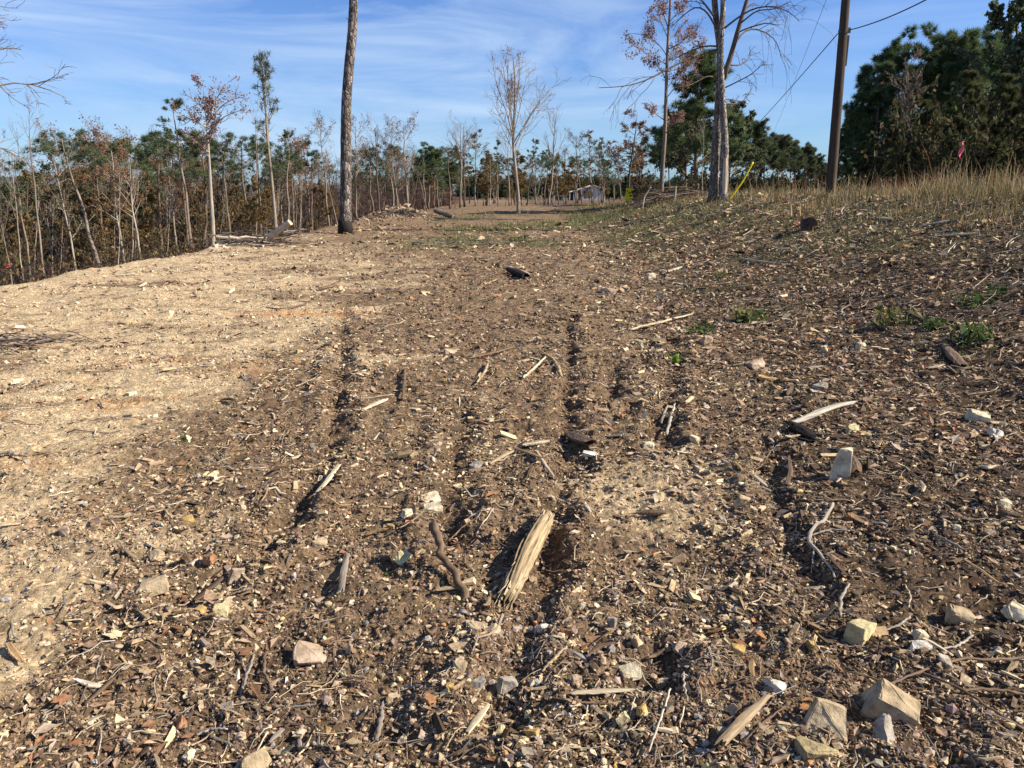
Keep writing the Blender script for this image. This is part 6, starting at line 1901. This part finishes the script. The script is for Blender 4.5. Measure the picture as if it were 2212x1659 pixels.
# stump block on the bank
b = at(1742, 497)
chunk(np.array([b + np.array([0, -.18, .17]), b + np.array([.06, .08, .18]), b + np.array([.12, .3, .18])]), [.17, .17, .15], 18, 67, 'stump_block', 'dark sawn log end facing out of the bank below the pole', 'log', (.16, .12, .095), 'wood', 1, .06)
b = place(951, 48.5); zt = H1(b[0], 48.5)
chunk(np.array([[b[0] + .9, 47.6, H1(b[0] + .9, 47.6) + .08], [b[0] + .3, 48.2, zt + .2], [b[0] - .35, 48.8, zt + .42]]), [.13, .15, .17], 14, 68, 'log', 'grey stump log lying on top of the dirt mound', 'log', (.36, .29, .22), 'stick', 1, .1, fibres=False)
for (a, bb, label, sd) in [((1388, 428), (1406, 404), 'curved pale root arching beside the dark brush pile', 1), ((1456, 432), (1460, 402), 'broken upright stake right of the dark brush pile', 2)]:
    A, B = place(a[0], 42, a[1]), place(bb[0], 42, bb[1]); A[2] = H1(A[0], 42.) - .05
    chunk(np.array([A, (A + B) / 2 + np.array([-.12 if sd == 1 else .03, 0, .1]), B]), [.05, .045, .03], 8, 690 + sd, 'root_piece' if sd == 1 else 'wood_stake', label, 'wood', WC['bleached'], 'stick', 1, .1, fibres=False)

# ------------------------------------------------------------------ light, sky, camera
world = bpy.data.worlds.new('World'); scene.world = world; world.use_nodes = True
nt = world.node_tree; nt.nodes.clear()
sky = nt.nodes.new('ShaderNodeTexSky'); sky.sky_type = 'NISHITA'; sky.sun_disc = False
sky.sun_elevation = SUN_EL; sky.sun_rotation = SUN_AZ
sky.air_density = 1.0; sky.dust_density = .6; sky.ozone_density = 2.0
tc = nt.nodes.new('ShaderNodeTexCoord')
sep = nt.nodes.new('ShaderNodeSeparateXYZ'); nt.links.new(tc.outputs['Generated'], sep.inputs[0])


def math_(op, a, b=None, c=None):
    m = nt.nodes.new('ShaderNodeMath'); m.operation = op
    for i, v in enumerate((a, b, c)):
        if v is None: continue
        if isinstance(v, (int, float)): m.inputs[i].default_value = v
        else: nt.links.new(v, m.inputs[i])
    return m.outputs[0]


mp = nt.nodes.new('ShaderNodeMapping'); mp.vector_type = 'POINT'; mp.inputs['Rotation'].default_value = (0, R_(-14), 0); mp.inputs['Scale'].default_value = (1.3, 1.3, 8.5)
nt.links.new(tc.outputs['Generated'], mp.inputs[0])
cmb = mp
nz = nt.nodes.new('ShaderNodeTexNoise'); nz.inputs['Scale'].default_value = 1.9; nz.inputs['Detail'].default_value = 7; nz.inputs['Roughness'].default_value = .60; nz.inputs['Distortion'].default_value = .9
nt.links.new(mp.outputs[0], nz.inputs['Vector'])
mp2 = nt.nodes.new('ShaderNodeMapping'); mp2.inputs['Scale'].default_value = (1, 1, 1); mp2.inputs['Location'].default_value = (3.1, 1.7, 0)
nt.links.new(cmb.outputs[0], mp2.inputs[0])
nz2 = nt.nodes.new('ShaderNodeTexNoise'); nz2.inputs['Scale'].default_value = .8; nz2.inputs['Detail'].default_value = 3
nt.links.new(mp2.outputs[0], nz2.inputs['Vector'])
cl = ramp(nt, nz.outputs[0], [(.38, (0, 0, 0)), (.68, (1, 1, 1))])
pt = ramp(nt, nz2.outputs[0], [(.34, (.25,) * 3), (.56, (1,) * 3)])
cov = math_('MULTIPLY', cl, pt)
lf = math_('MULTIPLY_ADD', sep.outputs[0], -.45, .60)
cov = math_('MULTIPLY', cov, lf)
hz = ramp(nt, sep.outputs[2], [(0.0, (.30,) * 3), (.3, (.0,) * 3)])
hl = math_('MULTIPLY_ADD', sep.outputs[0], -.7, .9)
hz = math_('MULTIPLY', hz, hl)
cov = math_('ADD', cov, hz)
cov = math_('MINIMUM', cov, .9)
hs = nt.nodes.new('ShaderNodeHueSaturation'); hs.inputs['Saturation'].default_value = 1.1; hs.inputs['Hue'].default_value = .51
nt.links.new(sky.outputs[0], hs.inputs['Color'])
skyb = mixc(nt, 1.0, hs.outputs[0], (.44, .70, 1.08), 'MULTIPLY')
skyc = mixc(nt, cov, skyb, (4.4, 5.6, 7.2))
bg = nt.nodes.new('ShaderNodeBackground'); bg.inputs[1].default_value = .074
nt.links.new(skyc, bg.inputs[0])
wo = nt.nodes.new('ShaderNodeOutputWorld'); nt.links.new(bg.outputs[0], wo.inputs[0])

sl = bpy.data.lights.new('sun', 'SUN'); sl.energy = 5.0; sl.angle = R_(.5); sl.color = (1, .92, .78)
so = bpy.data.objects.new('sun', sl); COL.objects.link(so)
so.rotation_euler = Vector(SUN_D).to_track_quat('Z', 'Y').to_euler(); so.location = (20, 0, 30)

cam = bpy.data.cameras.new('camera'); cam.sensor_width = 36; cam.lens = 18 / TU; cam.clip_end = 9000; cam.clip_start = .05
co = bpy.data.objects.new('camera', cam); COL.objects.link(co)
co.location = (0, 0, CZ); co.rotation_euler = (math.pi / 2 - PITCH, 0, 0)
scene.camera = co
scene.view_settings.view_transform = 'Standard'; scene.view_settings.look = 'None'
scene.view_settings.exposure = .97; scene.view_settings.gamma = 1
